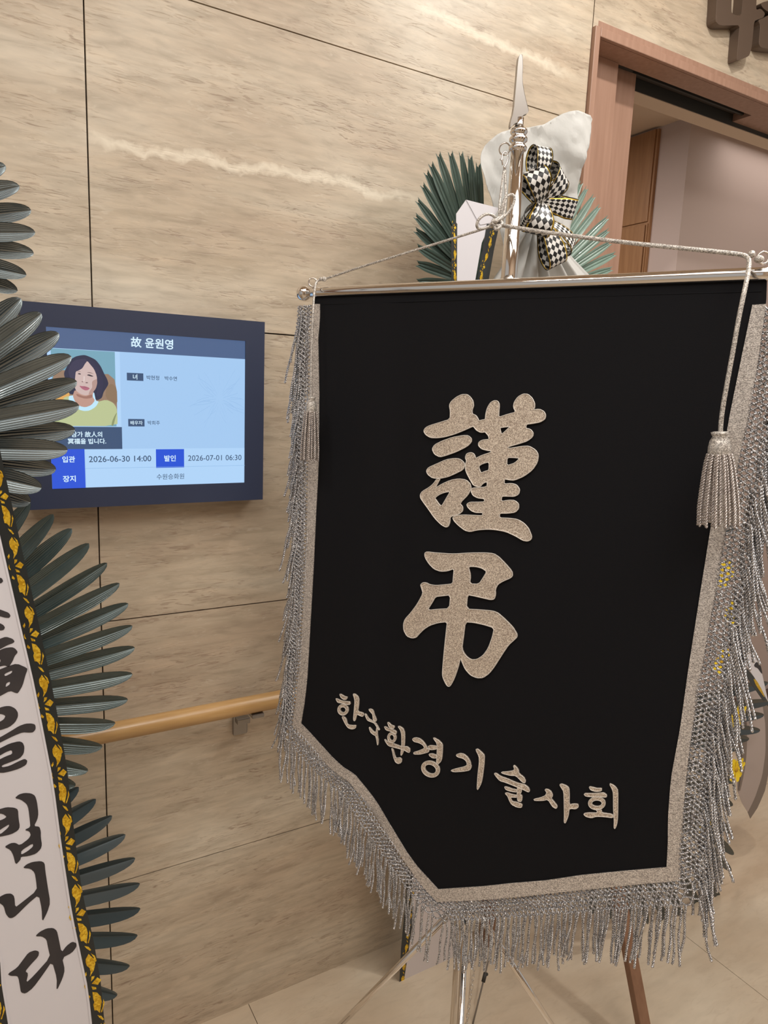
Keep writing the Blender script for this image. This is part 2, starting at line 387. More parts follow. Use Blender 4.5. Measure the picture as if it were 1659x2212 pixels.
bb = bev(part('baseboard_far', box(2.455, 4.4, 0.462, 0.48, 0, 0.09), mat('baseboard_brown', (92, 70, 62), 0.5)), .002); bb['kind'] = 'structure'
cb = thing('wall_cabinet', (2.45, 0.62, 0), 'brown wooden wall panelling with a flush cupboard door inside the doorway', 'cabinet')
cz = at_y(1360, 486, 0.8)
_r = ray(1343, 493); zc = (EYE + _r*(2.45/_r.x)).z
_r = ray(1397, 481); yc = (EYE + _r*(2.45/_r.x)).y
part('body', box(2.456, 2.47, 0.62, 2.9, 0, 2.61), M_CAB, cb)
bev(part('panel', box(2.45, 2.456, 0.63, 2.9, zc+.006, 2.61), M_CAB, cb), .001)
bev(part('door', box(2.45, 2.456, yc+.008, 2.9, 0.02, zc-.006), M_CAB, cb), .001)
bev(part('side_stile', box(2.45, 2.456, 0.63, yc-.004, 0.02, zc-.002), M_CAB, cb), .001)

# ------------------------------------------------------------------ handrail
hr = thing('handrail', (0.4, -0.05, 0.8), 'honey-coloured round wooden handrail running along the stone wall', 'handrail')
a, b = at_y(215, 1589, -0.075), at_y(605, 1507.5, -0.075); zr = (a.z+b.z)/2
pr = [(x, -0.075, zr) for x in np.linspace(-0.9, 1.40, 40)]
o = part('rail', tube([( -.9, -0.02, zr), (-.9, -0.05, zr)] + pr + [(1.40, -0.045, zr), (1.40, -0.015, zr)], 0.0195, 18), M_RAIL, hr, True)
zb0, zb1 = at_y(518, 1588, -0.010).z, at_y(518, 1549, -0.010).z
for bx_ in (at_y(520, 1570, -0.01).x, at_y(520, 1570, -0.01).x - 0.9):
    br = bev(part('bracket', box(bx_-.0175, bx_+.0175, -0.010, 0.0, zb0, zb1+.006), M_STEEL, hr), 0.004)
    bev(part('bracket_arm', join(box(bx_-.014, bx_+.016, -0.030, -0.009, zb1-.010, zb1+.004), box(bx_-.002, bx_+.026, -0.092, -0.026, zr-.0275, zr-.0185)), M_STEEL, br), 0.002)

# ------------------------------------------------------------------ sign letters on the wall over the door
PS = wallplane(-0.030)
def px_loop(pl, pts, it=1): return chaikin([pl.px(x, y) for x, y in pts], it)
sg = slab([px_loop(PS, crop(1500, 0, 10.43, q), 1) for q in [[(520, -400), (505, 100), (480, 420), (490, 500), (560, 560), (640, 575), (830, 572), (1025, 568), (1000, 800), (960, 1290), (965, 1370), (1100, 1320), (1215, 1270), (1250, 1220), (1290, 1080), (1320, 800), (1350, 480), (1430, 440), (1555, 400), (1600, 300), (1500, 190), (1400, 220), (1395, 150), (1425, -400), (1120, -400), (1085, 100), (1055, 358), (880, 325), (838, 275), (835, 200), (860, -400)]]], PS, -0.03, 0)
tag(bev(part('sign_letter', sg, M_SIGN), .003), 'dark bronze raised sign character on the stone above the doorway, whole lower half in view', 'sign letter')
sg = slab([px_loop(PS, crop(1500, 0, 10.43, q), 1) for q in [[(1435, 450), (1490, 580), (1470, 800), (1455, 980), (1480, 1050), (1540, 1080), (1750, 1110), (2000, 1130), (2000, 330), (1800, 330), (1650, 345), (1570, 400)]]], PS, -0.03, 0)
s2 = thing('sign_letter', PS.at(1640, 60), 'cut-off dark bronze raised sign character at the top right picture edge', 'sign letter')
bev(part('lower_stroke', sg, M_SIGN, s2), .003)
sg = slab([px_loop(PS, crop(1500, 0, 10.43, [(1500, 80), (1520, 140), (1570, 200), (1659, 262), (1800, 300), (2000, 300), (2000, -20), (1800, 0), (1650, 20), (1540, 50)]), 1)], PS, -0.03, 0)
bev(part('upper_stroke', sg, M_SIGN, s2), .003)

# ------------------------------------------------------------------ information monitor
mo = thing('wall_monitor', (0.32, -0.05, 1.48), 'black-framed wall screen glowing blue-white with a portrait photo and funeral details', 'monitor')
PM = wallplane(-0.05)
x0, x1, z0, z1 = 0.096, 0.5475, 1.2955, 1.6665
sx0, sx1, sz0, sz1 = 0.136, 0.5065, 1.3335, 1.6255
ft = 0.004
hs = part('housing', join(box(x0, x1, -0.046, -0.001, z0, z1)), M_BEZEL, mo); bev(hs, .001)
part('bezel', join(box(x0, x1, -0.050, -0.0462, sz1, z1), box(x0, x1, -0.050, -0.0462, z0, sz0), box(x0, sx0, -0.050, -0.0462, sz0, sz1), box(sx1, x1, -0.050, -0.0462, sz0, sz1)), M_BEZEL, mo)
PD = wallplane(-0.0470)
scr = part('screen', box(sx0, sx1, -0.0470, -0.0461, sz0, sz1), emit('screen_ground', (168, 206, 246), 0.95), mo)
lay = [0.00005]
def sc_poly(name, loops, m, dn=0.00013, it=0):
    lay[0] += dn; V, Fc = slab([chaikin([PD.px(x, y) for x, y in lp], it) if it else [PD.px(x, y) for x, y in lp] for lp in loops], PD, lay[0]-dn*0.5, lay[0])
    V = [Vector((min(max(v.x, sx0), sx1), v.y, min(max(v.z, sz0), sz1))) for v in V]
    return part(name, (V, Fc), m, scr)
def sc_rect(name, px0, py0, px1, py1, m, dn=0.00013):
    a, b = PD.px(px0, py0), PD.px(px1, py1); lay[0] += dn
    return part(name, box(max(a[0], sx0), min(b[0], sx1), -0.0470-lay[0], -0.0470-lay[0]+dn*.5, max(b[1], sz0), min(a[1], sz1)), m, scr)
def sc_text(s, x, y, wd, m, bold=0.0): part('lettering', text_geo(s, PD, x, y, wd, lay[0] + 0.0004, bold), m, scr)
E_SL = emit('screen_slate', (78, 100, 138)); E_SL2 = emit('screen_tag', (60, 84, 118)); E_BL = emit('screen_blue', (38, 84, 214)); E_W = emit('screen_white', (214, 240, 255)); E_TX = emit('screen_text', (62, 86, 116))
E_LN = emit('screen_line', (138, 178, 222)); E_FL = emit('screen_flower', (152, 190, 232)); E_PALE = emit('screen_pale', (176, 212, 248))
sc_rect('header_band', 90, 700, 532, 776, E_SL)
sc_rect('lower_band', 184, 970, 532, 1045, E_PALE)
for k in range(46):  # faint chrysanthemum outline
    t = k/46*2*math.pi*1.0; R1 = 16 + 8*math.sin(k*2.4); R2 = 50 + 16*math.sin(k*1.7)
    P = [(474 + math.cos(t + 0.25*u*math.sin(k))*(R1+(R2-R1)*u), 862 + 1.15*math.sin(t + 0.25*u*math.sin(k))*(R1+(R2-R1)*u)) for u in np.linspace(0, 1, 6)]
    P = [(min(x, 527), y) for x, y in P]
    sc_poly('petal_line', [[(x, y-0.45) for x, y in P] + [(x, y+0.45) for x, y in P[::-1]]], E_FL, 0.000004)
lay[0] += 0.0001
C6 = lambda pts: crop(80, 740, 6.705, pts)
sc_rect('photo_border', 101, 751, 262, 922, E_PALE)
sc_rect('portrait_sky', 109, 752, 251.5, 921, emit('portrait_sky', (118, 166, 186)))
sc_poly('portrait_hill', [C6([(200, 470), (420, 380), (900, 560), (1000, 430), (1150, 560), (1163, 1205), (190, 1205)])], emit('portrait_hill', (150, 124, 104)), it=1)
sc_poly('portrait_grass', [C6([(215, 560), (400, 520), (460, 640), (470, 830), (240, 840)])], emit('portrait_grass', (224, 170, 96)), it=1)
sc_poly('portrait_grass', [C6([(1000, 640), (1080, 590), (1155, 660), (1163, 900), (1090, 860), (990, 800)])], emit('portrait_bush', (140, 116, 92)), it=1)
sc_poly('portrait_hair', [C6([(690, 180), (760, 205), (850, 250), (920, 340), (970, 450), (1015, 530), (1035, 600), (1000, 660), (960, 720), (940, 800), (880, 835), (800, 830), (600, 760), (540, 750), (480, 750), (440, 700), (440, 600), (390, 480), (390, 430), (430, 350), (490, 240), (560, 200), (630, 185)])], emit('portrait_hair', (46, 50, 74)), it=2)
sc_poly('portrait_shirt', [C6([(250, 1090), (380, 800), (460, 770), (870, 860), (1000, 826), (1100, 870), (1150, 940), (1163, 1060), (1163, 1208), (250, 1208)])], emit('portrait_shirt', (186, 196, 148)), it=1)
sc_poly('portrait_shirt_fold', [C6([(1075, 1205), (1085, 1140), (1120, 1060), (1160, 1000), (1130, 1100), (1105, 1205)])], emit('portrait_fold', (140, 150, 108)), it=1)
sc_poly('portrait_collar', [C6([(460, 770), (530, 765), (560, 700), (820, 700), (850, 845), (895, 850), (850, 930), (760, 985), (680, 992), (600, 970), (520, 900), (455, 830)])], emit('portrait_collar', (190, 230, 250)), it=1)
sc_poly('portrait_neck', [C6([(545, 680), (820, 690), (800, 780), (838, 838), (785, 905), (700, 938), (615, 920), (545, 850), (515, 770)])], emit('portrait_neck', (190, 150, 136)), it=1)
sc_poly('portrait_neck_shade', [C6([(560, 735), (690, 785), (800, 745), (800, 800), (700, 815), (580, 780)])], emit('portrait_neck_shade', (158, 116, 104)), it=1)
sc_poly('portrait_face', [C6([(650, 300), (720, 262), (780, 320), (830, 390), (868, 480), (872, 570), (852, 660), (800, 725), (740, 758), (690, 765), (620, 742), (566, 700), (540, 640), (550, 500), (560, 410), (610, 370)])], emit('portrait_face', (206, 182, 178)), it=2)
sc_poly('portrait_face_shade', [C6([(790, 560), (872, 520), (868, 600), (850, 665), (800, 728), (740, 757), (760, 700), (800, 650)])], emit('portrait_face_shade', (180, 148, 140)), it=2)
sc_poly('portrait_fringe', [C6([(690, 230), (728, 262), (690, 310), (655, 372), (600, 405), (556, 422), (552, 480), (545, 560), (480, 540), (440, 400), (520, 260)])], emit('portrait_hair_front', (58, 58, 84)), it=1)
sc_poly('portrait_fringe', [C6([(718, 255), (800, 270), (900, 400), (960, 560), (930, 760), (850, 790), (870, 600), (862, 480), (822, 382), (770, 320)])], emit('portrait_hair_side', (50, 52, 78)), it=1)
E_DK = emit('portrait_eye', (60, 52, 62)); E_BR = emit('portrait_brow', (120, 96, 98))
for nme, q, mm in (('portrait_eye', [(583, 452), (610, 440), (640, 458), (612, 464)], E_DK), ('portrait_eye', [(715, 470), (750, 458), (820, 490), (790, 494), (745, 482)], E_DK),
                   ('portrait_brow', [(572, 428), (605, 415), (642, 425), (605, 423)], E_BR), ('portrait_brow', [(712, 432), (760, 428), (830, 458), (770, 442)], E_BR),
                   ('portrait_nostril', [(640, 560), (660, 562), (668, 574), (646, 572)], E_BR), ('portrait_nostril', [(695, 575), (725, 572), (740, 585), (705, 590)], E_BR),
                   ('portrait_nose_side', [(672, 480), (688, 490), (684, 560), (668, 566)], emit('portrait_nose', (224, 206, 202))),
                   ('portrait_lips', [(605, 622), (650, 632), (690, 630), (765, 660), (730, 690), (690, 692), (640, 665)], emit('portrait_lips', (176, 104, 124))),
                   ('portrait_lip_line', [(605, 622), (660, 642), (765, 660), (680, 652)], E_BR)):
    sc_poly(nme, [C6(q)], mm, it=1)
sc_rect('caption_panel', 108, 921, 263.5, 969.5, E_SL2)
sc_rect('label_cell', 108, 970, 183, 1011.2, E_BL); sc_rect('label_cell', 108, 1012.4, 184.5, 1056, E_BL); sc_rect('label_cell', 335.6, 970, 396.6, 1009, E_BL)
_zr = PD.px(186, 1011.4)[1]; lay[0] += .0002; part('row_line', box(PD.px(184, 1011)[0], sx1, -0.0470-lay[0], -0.0470-lay[0]+.0001, _zr-.0003, _zr+.0003), E_LN, scr)
sc_rect('tag_box', 272.8, 805, 308.7, 823, E_SL2); sc_rect('tag_box', 275.8, 904.6, 311.2, 921, E_SL2)
for s, x, y, wd, mm, bo in (('故 윤원영', 327.7, 741.6, 90, E_W, .022), ('박현정', 329, 816, 27, E_TX, .010), ('박수연', 367.7, 817.5, 26, E_TX, .010), ('녀', 290.7, 814, 9, E_W, .01),
                            ('배우자', 293.7, 913, 26, E_W, .012), ('박희주', 331, 913, 26, E_TX, .010), ('삼가 故人의', 186.8, 937.8, 66, E_W, .022), ('冥福을 빕니다.', 187.6, 952.6, 82, E_W, .022),
                            ('입관', 147.6, 991.6, 27, E_W, .022), ('장지', 149, 1033.5, 27, E_W, .022), ('발인', 366, 989.4, 24, E_W, .022),
                            ('2026-06-30 14:00', 259.7, 990.5, 134, E_TX, .010), ('2026-07-01 06:30', 463.4, 988.3, 115, E_TX, .004), ('수원승화원', 367, 1028.6, 59, E_TX, .004)):
    sc_text(s, x, y, wd, mm, bo)

# ------------------------------------------------------------------ banner stand
BL_, BR_ = at_depth(690, 631, 1.262), at_depth(1640, 592.5, 0.902)
bu = (BR_ - BL_).normalized(); bc = (BL_ + BR_)/2
bn = Vector((bu.y, -bu.x, 0)).normalized()
if bn.dot(EYE - bc) < 0: bn = -bn
PB = Plane(bc, bu, at_depth(1098, 608, 1.09) - at_depth(945, 1918, 1.236))
if PB.n.dot(EYE - bc) < 0: raise RuntimeError('banner faces away')
st = thing('banner_stand', (bc.x, bc.y, 0), 'chrome tripod banner stand with spear finial and crossbar', 'stand')
pole0 = at_depth(1099.5, 600, 1.118)
def z_on_pole(px, py):
    r = ray(px, py); t = ((pole0.x)*r.x + (pole0.y-EYE.y)*r.y)/(r.x*r.x + r.y*r.y); return EYE.z + r.z*t
zt = z_on_pole(1117, 322)
P0 = Vector((pole0.x, pole0.y, 0))
part('pole', lathe([(0.0132, 0.40), (0.0132, 1.66), (0.0128, 1.72), (0.0098, zt)], P0), M_CHROME, st, True)
part('pole_sleeve', lathe([(0.0165, 0.30), (0.0168, 0.31), (0.0168, 0.50), (0.0150, 0.505)], P0), M_CHROME, st, True)
end0 = at_depth(658, 633.5, 1.276)
endR = BR_ + (BR_-BL_).normalized()*0.032
part('crossbar', tube([end0 + bu*.004, BL_ , BR_, endR], 0.0088, 24), M_CHROME, st, True)
for e in (end0 - bu*.002, endR + bu*.008):
    part('ball_end', sphere(e, 0.0135, 28, bu), M_CHROME, st, True)
bx = PB.at(1098, 605)
part('crossbar_clamp', join(tube([P0 + Vector((0, 0, bx.z-.045)), P0 + Vector((0, 0, bx.z-.004))], 0.0165, 20), tube([P0 + Vector((0, 0, bx.z)), bx], 0.008, 12)), M_CHROME2, st, True)
# collar rings + finial
prof = [(r*.70, h*.60) for r, h in ((0.0138, 0), (0.0190, .003), (0.0198, .010), (0.0165, .015), (.0140, .017), (.0150, .021), (.0195, .025), (.0200, .031), (.0170, .036), (.0135, .038), (.0170, .042), (.0192, .047), (.0170, .053), (.0125, .055), (.0105, .060))]
part('collar', lathe(prof, P0 + Vector((0, 0, zt-.004)), seg=32), M_CHROME, st, True)
vd = Vector((pole0.x-EYE.x, pole0.y-EYE.y, 0)).normalized(); fu = Vector((vd.y, -vd.x, 0)) * 1.0
fu = Matrix.Rotation(math.radians(18), 3, 'Z') @ fu
PF = Plane(P0 + Vector((0, 0, zt)), fu, (0, 0, 1))
C2 = lambda pts: crop(860, 100, 3.318, pts)
blade = chaikin([PF.px(*p) for p in C2([(872, 64), (886, 72), (888, 150), (884, 230), (890, 300), (912, 400), (930, 465), (922, 486), (886, 502), (880, 530), (884, 552), (830, 556), (800, 592), (797, 560), (822, 470), (838, 300), (850, 150), (858, 80)])], 1)
fo = part('finial_blade', slab([blade], PF, -0.004, 0.004), mat('dull_chrome', (176, 172, 168), 0.3, 1.0), st); bev(fo, .0018, 3)
part('finial_stem', lathe([(.0075, 0), (.0062, .005), (.0062, .014)], P0 + Vector((0, 0, zt+.030)), seg=20), M_CHROME, st, True)
# hub and legs
hubz = 0.60
part('hub', lathe([(.0145, -.03), (.022, -.028), (.022, .02), (.0145, .026)], P0 + Vector((0, 0, hubz)), seg=24), M_CHROME2, st, True)
for ang, rr in ((112, .385), (352, .385), (232, .385)):
    d = Vector((math.cos(math.radians(ang)), math.sin(math.radians(ang)), 0))
    A_ = P0 + d*.018 + Vector((0, 0, hubz)); B_ = P0 + d*rr + Vector((0, 0, 0.012))
    lg = part('leg', tube([A_, B_], 0.0062, 14), M_CHROME, st, True)
    part('rubber_foot', tube([B_ - (B_-A_).normalized()*.03, B_, B_ + Vector((0, 0, -.0115))], [.0078, .0085, .0085], 14), mat('black_rubber', (28, 28, 28), .7), lg, True)
# hook with ring near the pole top
hkp = at_depth(1090, 322, 1.098)
hk = part('hook_ring', torus(hkp, (EYE-hkp) + Vector((0.5, 0.2, 0)), 0.0085, 0.0011), M_CHROME, st, True)
h2 = at_depth(1091, 340, 1.094)
part('snap_hook', join(tube([at_depth(*p, 1.094) for p in [(1086, 356), (1084, 345), (1085, 333), (1091, 327), (1097, 331), (1098, 343), (1094, 354), (1091, 359), (1089, 364)]], 0.0013, 8), sphere(at_depth(1090, 362, 1.094), .0024, 12), tube([at_depth(1080, 344, 1.094), at_depth(1087, 347, 1.094)], .0012, 6)), M_CHROME, hk, True)
# eye rings on the bar
for p in (at_depth(675.5, 610, 1.262), at_depth(1649, 557, 0.893)):
    e = part('eye_ring', torus(p, bu*0.55 + bn*0.85, 0.0072, 0.0014), M_CHROME, st, True)
# small chain hanging from the hub
ch = thing('chain_placeholder', (0, 0, 0), None, None); bpy.data.objects.remove(ch)
lk = None
cp0, cp1 = at_depth(1029, 2060, 1.24), at_depth(1005, 2235, 1.27)
chain = part('chain', tube([cp0, cp0 + Vector((0, 0, .012))], .0012, 6), M_CHROME2, st)
for k in range(18):
    c = cp0.lerp(cp1, k/17); ax = Vector((1, 0.4, 0)) if k % 2 else Vector((-.4, 1, 0)); ax.normalize()
    sd = ax.cross(Vector((0, 0, 1))).normalized(); dn = (cp1-cp0).normalized()
    part('chain_link', tube([c + dn*(0.0062*math.cos(t)) + sd*(.0028*math.sin(t)) for t in np.linspace(0, 2*math.pi, 12, endpoint=False)], .0008, 5, closed=True), M_CHROME2, chain, True)

# ------------------------------------------------------------------ banner
bnr = thing('mourning_banner', (bc.x, bc.y, 0.66), 'large black velvet pennant with silver glitter lettering and silver bullion fringe', 'banner')
def disp(u, v):
    e = max(0.0, 1 - abs(u + .23)/.14)
    return 0.006*math.exp(-((u+.235)/.05)**2)*math.sin(min(1, max(0, -v/0.25))*1.57) - 0.0045*math.exp(-((u+.165)/.028)**2)*min(1, max(0, -v/.3)) \
        + 0.004*math.sin(u*9+.5)*min(1, max(0, -v/.4))
TIL = [(692, 657), (692, 696), (688, 725), (689, 790), (690, 850), (689, 930), (688, 996), (686, 1040), (682, 1110), (677, 1220), (672, 1310), (667, 1400), (663, 1468), (657, 1520), (650, 1563)]
TIL2 = [(650, 1563), (688, 1603), (715, 1630), (743, 1655), (767, 1672), (781, 1693), (797, 1717), (824, 1755), (851, 1796), (880, 1842), (902, 1871), (929, 1899), (948, 1919)]
TIB = [(948, 1919), (995, 1915), (1046, 1911), (1107, 1904), (1182, 1898), (1260, 1887), (1343, 1880), (1440, 1873)]
TIR = [(1440, 1873), (1443, 1820), (1443, 1767), (1448, 1700), (1450.5, 1675), (1469.5, 1572), (1486, 1452), (1502, 1349), (1515.6, 1262), (1521, 1229), (1533, 1154), (1555, 1020), (1577, 894), (1603, 767), (1625.5, 659)]
TOL = [(676, 657), (674, 696), (671, 725), (670, 800), (669, 880), (668, 950), (666, 1016), (664, 1100), (660, 1220), (655, 1320), (650.5, 1400), (645, 1450), (641, 1495), (636, 1540), (632, 1567)]
TOL2 = [(632, 1567), (661, 1601), (688, 1630), (716, 1658), (756, 1687), (775, 1714), (797, 1750), (824, 1788), (851, 1828), (878, 1866), (893, 1887), (920, 1920), (946, 1946)]
TOB = [(946, 1946), (1016, 1942), (1061, 1939), (1122, 1933), (1182, 1927), (1242, 1921), (1343, 1912), (1404, 1907), (1469, 1902.5)]
TOR = [(1469, 1902.5), (1471, 1845), (1473.6, 1784), (1475, 1778), (1480, 1702), (1488.5, 1623), (1499, 1552.6), (1509, 1485), (1518, 1430.5), (1533, 1344), (1545, 1281), (1554, 1240), (1565, 1154), (1580, 1075), (1596, 992), (1616, 904), (1635, 797), (1655, 657)]
puv = lambda pts: [PB.px(x, y) for x, y in pts]
def rs(pts, n):
    P = np.asarray(pts, float); d = np.r_[0, np.cumsum(np.linalg.norm(np.diff(P, axis=0), axis=1))]; s = np.linspace(0, d[-1], n)
    return np.stack([np.interp(s, d, P[:, 0]), np.interp(s, d, P[:, 1])], 1)
# cloth: Coons patch over the outer edge of the tape
nu, nv = 61, 61
Lf = rs(puv([(681, 640)] + TOL), nv); Rt = rs(puv(TOR + [(1657, 597)])[::-1], nv)
b1 = rs(puv(TOL2), nu//2+1); b2 = rs(puv(TOB), nu//2+1); Bt = np.vstack([b1, b2[1:]])
Tp = rs([PB.px(681, 640), PB.px(1657, 597)], nu)
V, Fc = [], []
for j in range(nv):
    t = j/(nv-1)
    for i in range(nu):
        s = i/(nu-1)
        p = (1-t)*Tp[i] + t*Bt[i] + (1-s)*Lf[j] + s*Rt[j] - ((1-s)*(1-t)*Tp[0] + s*(1-t)*Tp[-1] + (1-s)*t*Bt[0] + s*t*Bt[-1])
        V.append(PB.w(p[0], p[1], disp(p[0], p[1])))
for j in range(nv-1):
    for i in range(nu-1): a = j*nu+i; Fc.append((a, a+nu, a+nu+1, a+1))
nn = len(V); V2 = [v - PB.n*.0012 for v in V]
Fb = [tuple(x+nn for x in f[::-1]) for f in Fc]
rim = [j*nu for j in range(nv)] + [(nv-1)*nu+i for i in range(1, nu)] + [j*nu+nu-1 for j in range(nv-2, -1, -1)] + [i for i in range(nu-2, 0, -1)]
Fr = [(rim[k], rim[(k+1) % len(rim)]+nn, rim[(k+1) % len(rim)]) for k in range(len(rim))] + [(rim[k], rim[k]+nn, rim[(k+1) % len(rim)]+nn) for k in range(len(rim))]
part('cloth', (V+V2, Fc+Fb+Fr), M_VELVET, bnr, True)
# hanging sleeve round the bar
part('bar_sleeve', strip([PB.w(u, PB.px(1098, 622)[1], -.0086) for u in np.linspace(PB.px(700, 645)[0], PB.px(1650, 600)[0], 12)], [PB.w(u, PB.px(1098, 640)[1]-.004, .0006) for u in np.linspace(PB.px(700, 645)[0], PB.px(1650, 600)[0], 12)], .001, PB.n), M_VELVET, bnr)
# tape
def tape(outer, inner, name='trim_tape'):
    n = 40; A_ = rs(puv(inner), n); B_ = rs(puv(outer), n)
    A3 = [PB.w(a[0], a[1], disp(*a)+.0022) for a in A_]; B3 = [PB.w(a[0], a[1], disp(*a)+.0022) for a in B_]
    part(name, strip(B3, A3, .0016, PB.n), M_TAPE, bnr)
tape(TOL, TIL); tape(TOL2, TIL2); tape(TOB, TIB); tape(TOR, TIR)
# lettering
return_lp = []
def letter(loops, it=1, holes=None, edge=True, name='large_character'):
    lp = [chaikin([PB.px(*p) for p in l], it) for l in loops]
    o = part(name, slab(lp, PB, .0, .0030, disp), M_LET, bnr)
    return_lp.append((o, lp))
    if edge:
        g_ = []
        for l in lp:
            P = [PB.w(u, v, .0032 + disp(u, v)) for u, v in l]; g_.append(tube(P, .00075, 5, closed=True))
        part('edging', join(*g_), M_EDGE, o)
    return o
K3 = lambda pts: crop(860, 820, 4.366, pts)
K4 = lambda pts: crop(820, 1160, 4.366, pts)
letter([K3([(245, 485), (262, 455), (300, 435), (400, 405), (497, 375), (500, 300), (490, 240), (510, 205), (560, 165), (610, 142), (660, 142), (690, 165), (715, 205), (720, 250), (705, 290), (708, 325), (745, 340), (765, 375), (770, 390), (800, 383), (832, 378), (835, 330), (850, 270), (880, 220), (915, 200), (950, 203), (965, 235), (960, 300), (958, 358), (1040, 330), (1120, 310), (1097, 260), (1105, 215), (1140, 165), (1190, 138), (1235, 140), (1275, 175), (1298, 225), (1298, 265), (1285, 288), (1340, 280), (1385, 300), (1403, 335), (1395, 375), (1350, 402), (1280, 415), (1220, 422), (1215, 460), (1260, 470), (1285, 500), (1280, 540), (1230, 580), (1150, 605), (1045, 635), (1048, 652), (1180, 630), (1250, 628), (1310, 665), (1335, 710), (1325, 780), (1280, 850), (1200, 910), (1110, 948), (1060, 945), (1015, 935), (1012, 985), (1080, 978), (1130, 990), (1160, 1035), (1150, 1080), (1110, 1100), (1050, 1098), (990, 1098), (985, 1148), (1060, 1135), (1115, 1138), (1150, 1170), (1150, 1215), (1120, 1248), (1050, 1258), (970, 1258), (968, 1302), (1060, 1305), (1140, 1315), (1200, 1350), (1245, 1400), (1275, 1475), (1268, 1505), (1235, 1520), (1190, 1512), (1120, 1470), (1030, 1430), (930, 1412), (850, 1408), (760, 1415), (690, 1432), (640, 1420), (580, 1375), (535, 1330), (522, 1300), (550, 1283), (620, 1275), (720, 1278), (808, 1282), (812, 1252), (740, 1252), (700, 1235), (665, 1200), (657, 1172), (690, 1155), (760, 1155), (826, 1152), (826, 1122), (760, 1115), (715, 1090), (697, 1050), (705, 1025), (740, 1020), (850, 1012), (852, 965), (830, 968), (805, 985), (790, 1005), (760, 1010), (720, 995), (690, 945), (660, 890), (645, 850), (644, 800), (655, 765), (642, 735), (655, 700), (690, 688), (720, 695), (735, 720), (738, 745), (800, 715), (885, 688), (888, 672), (850, 668), (800, 655), (768, 625), (768, 595), (800, 572), (870, 565), (862, 530), (840, 505), (832, 495), (790, 500), (750, 480), (725, 450), (718, 440), (640, 475), (540, 515), (450, 540), (380, 550), (310, 548), (265, 520)]),
        K3([(970, 455), (1020, 448), (1068, 443), (1025, 485), (985, 520)]), K3([(1040, 735), (1100, 735), (1160, 742), (1110, 790), (1035, 812)]), K3([(768, 820), (800, 795), (870, 775), (868, 855), (830, 865), (790, 882)])])
EXTRA = [[K3([(325, 655), (350, 615), (420, 580), (520, 545), (620, 528), (670, 528), (700, 555), (700, 590), (660, 630), (560, 680), (460, 715), (400, 730), (350, 705)])],
 [K3([(270, 860), (290, 830), (370, 795), (460, 755), (540, 743), (590, 748), (625, 775), (641, 806), (620, 850), (550, 885), (480, 915), (400, 932), (330, 928), (285, 895)])],
 [K3([(212, 1085), (230, 1055), (300, 1015), (340, 980), (370, 937), (405, 934), (380, 975), (355, 1025), (420, 985), (500, 950), (580, 935), (650, 945), (690, 980), (700, 1025), (670, 1085), (590, 1165), (620, 1200), (618, 1240), (580, 1270), (500, 1290), (495, 1350), (480, 1385), (455, 1390), (410, 1365), (350, 1305), (290, 1220), (230, 1140), (213, 1110)]), K3([(350, 1115), (400, 1080), (450, 1062), (500, 1055), (470, 1105), (415, 1198), (385, 1165)])]]
o_big = return_lp[0][0]; gs_, rim_ = [slab(return_lp[0][1], PB, .0, .0030, disp)], []
for lps in EXTRA:
    lp = [chaikin([PB.px(*p) for p in l], 1) for l in lps]; gs_.append(slab(lp, PB, .0, .0030, disp))
    for l in lp: rim_.append(tube([PB.w(u, v, .0032 + disp(u, v)) for u, v in l], .00075, 5, closed=True))
o_big.data = mesh('large_character', *join(*gs_), M_LET)
part('edging', join(*rim_), M_EDGE, o_big)
letter([K4([(432, 190), (430, 150), (450, 138), (540, 148), (700, 158), (860, 147), (1010, 145), (1090, 152), (1140, 185), (1200, 245), (1265, 320), (1268, 365), (1240, 385), (1180, 410), (1130, 440), (1105, 490), (1108, 540), (1095, 580), (1060, 585), (1000, 572), (900, 550), (840, 540), (828, 675), (950, 680), (1080, 690), (1130, 710), (1200, 770), (1270, 840), (1310, 905), (1312, 935), (1280, 965), (1230, 1010), (1170, 1100), (1100, 1210), (1050, 1275), (990, 1318), (930, 1320), (870, 1295), (820, 1240), (790, 1175), (775, 1135), (750, 1230), (715, 1330), (680, 1395), (660, 1405), (640, 1390), (610, 1330), (600, 1290), (608, 1180), (622, 1030), (638, 880), (648, 795), (560, 805), (480, 830), (420, 870), (380, 910), (350, 945), (310, 953), (260, 935), (228, 880), (225, 820), (240, 775), (300, 710), (360, 630), (415, 530), (400, 480), (390, 450), (410, 430), (440, 428), (480, 448), (540, 455), (620, 448), (700, 438), (705, 370), (712, 295), (650, 318), (580, 322), (520, 300), (470, 250)]),
        K4([(848, 275), (920, 275), (980, 290), (1025, 322), (990, 380), (950, 440), (860, 437), (870, 360)]), K4([(535, 560), (600, 552), (678, 543), (668, 672), (560, 678), (455, 690), (500, 620)]), K4([(820, 795), (900, 800), (1000, 820), (1095, 850), (1080, 930), (1040, 1040), (990, 1110), (930, 1148), (870, 1150), (820, 1110), (787, 1050), (800, 950)])])
A5 = lambda pts: crop(700, 1470, 4.608, pts)
A6 = lambda pts: crop(1000, 1600, 4.1475, pts)
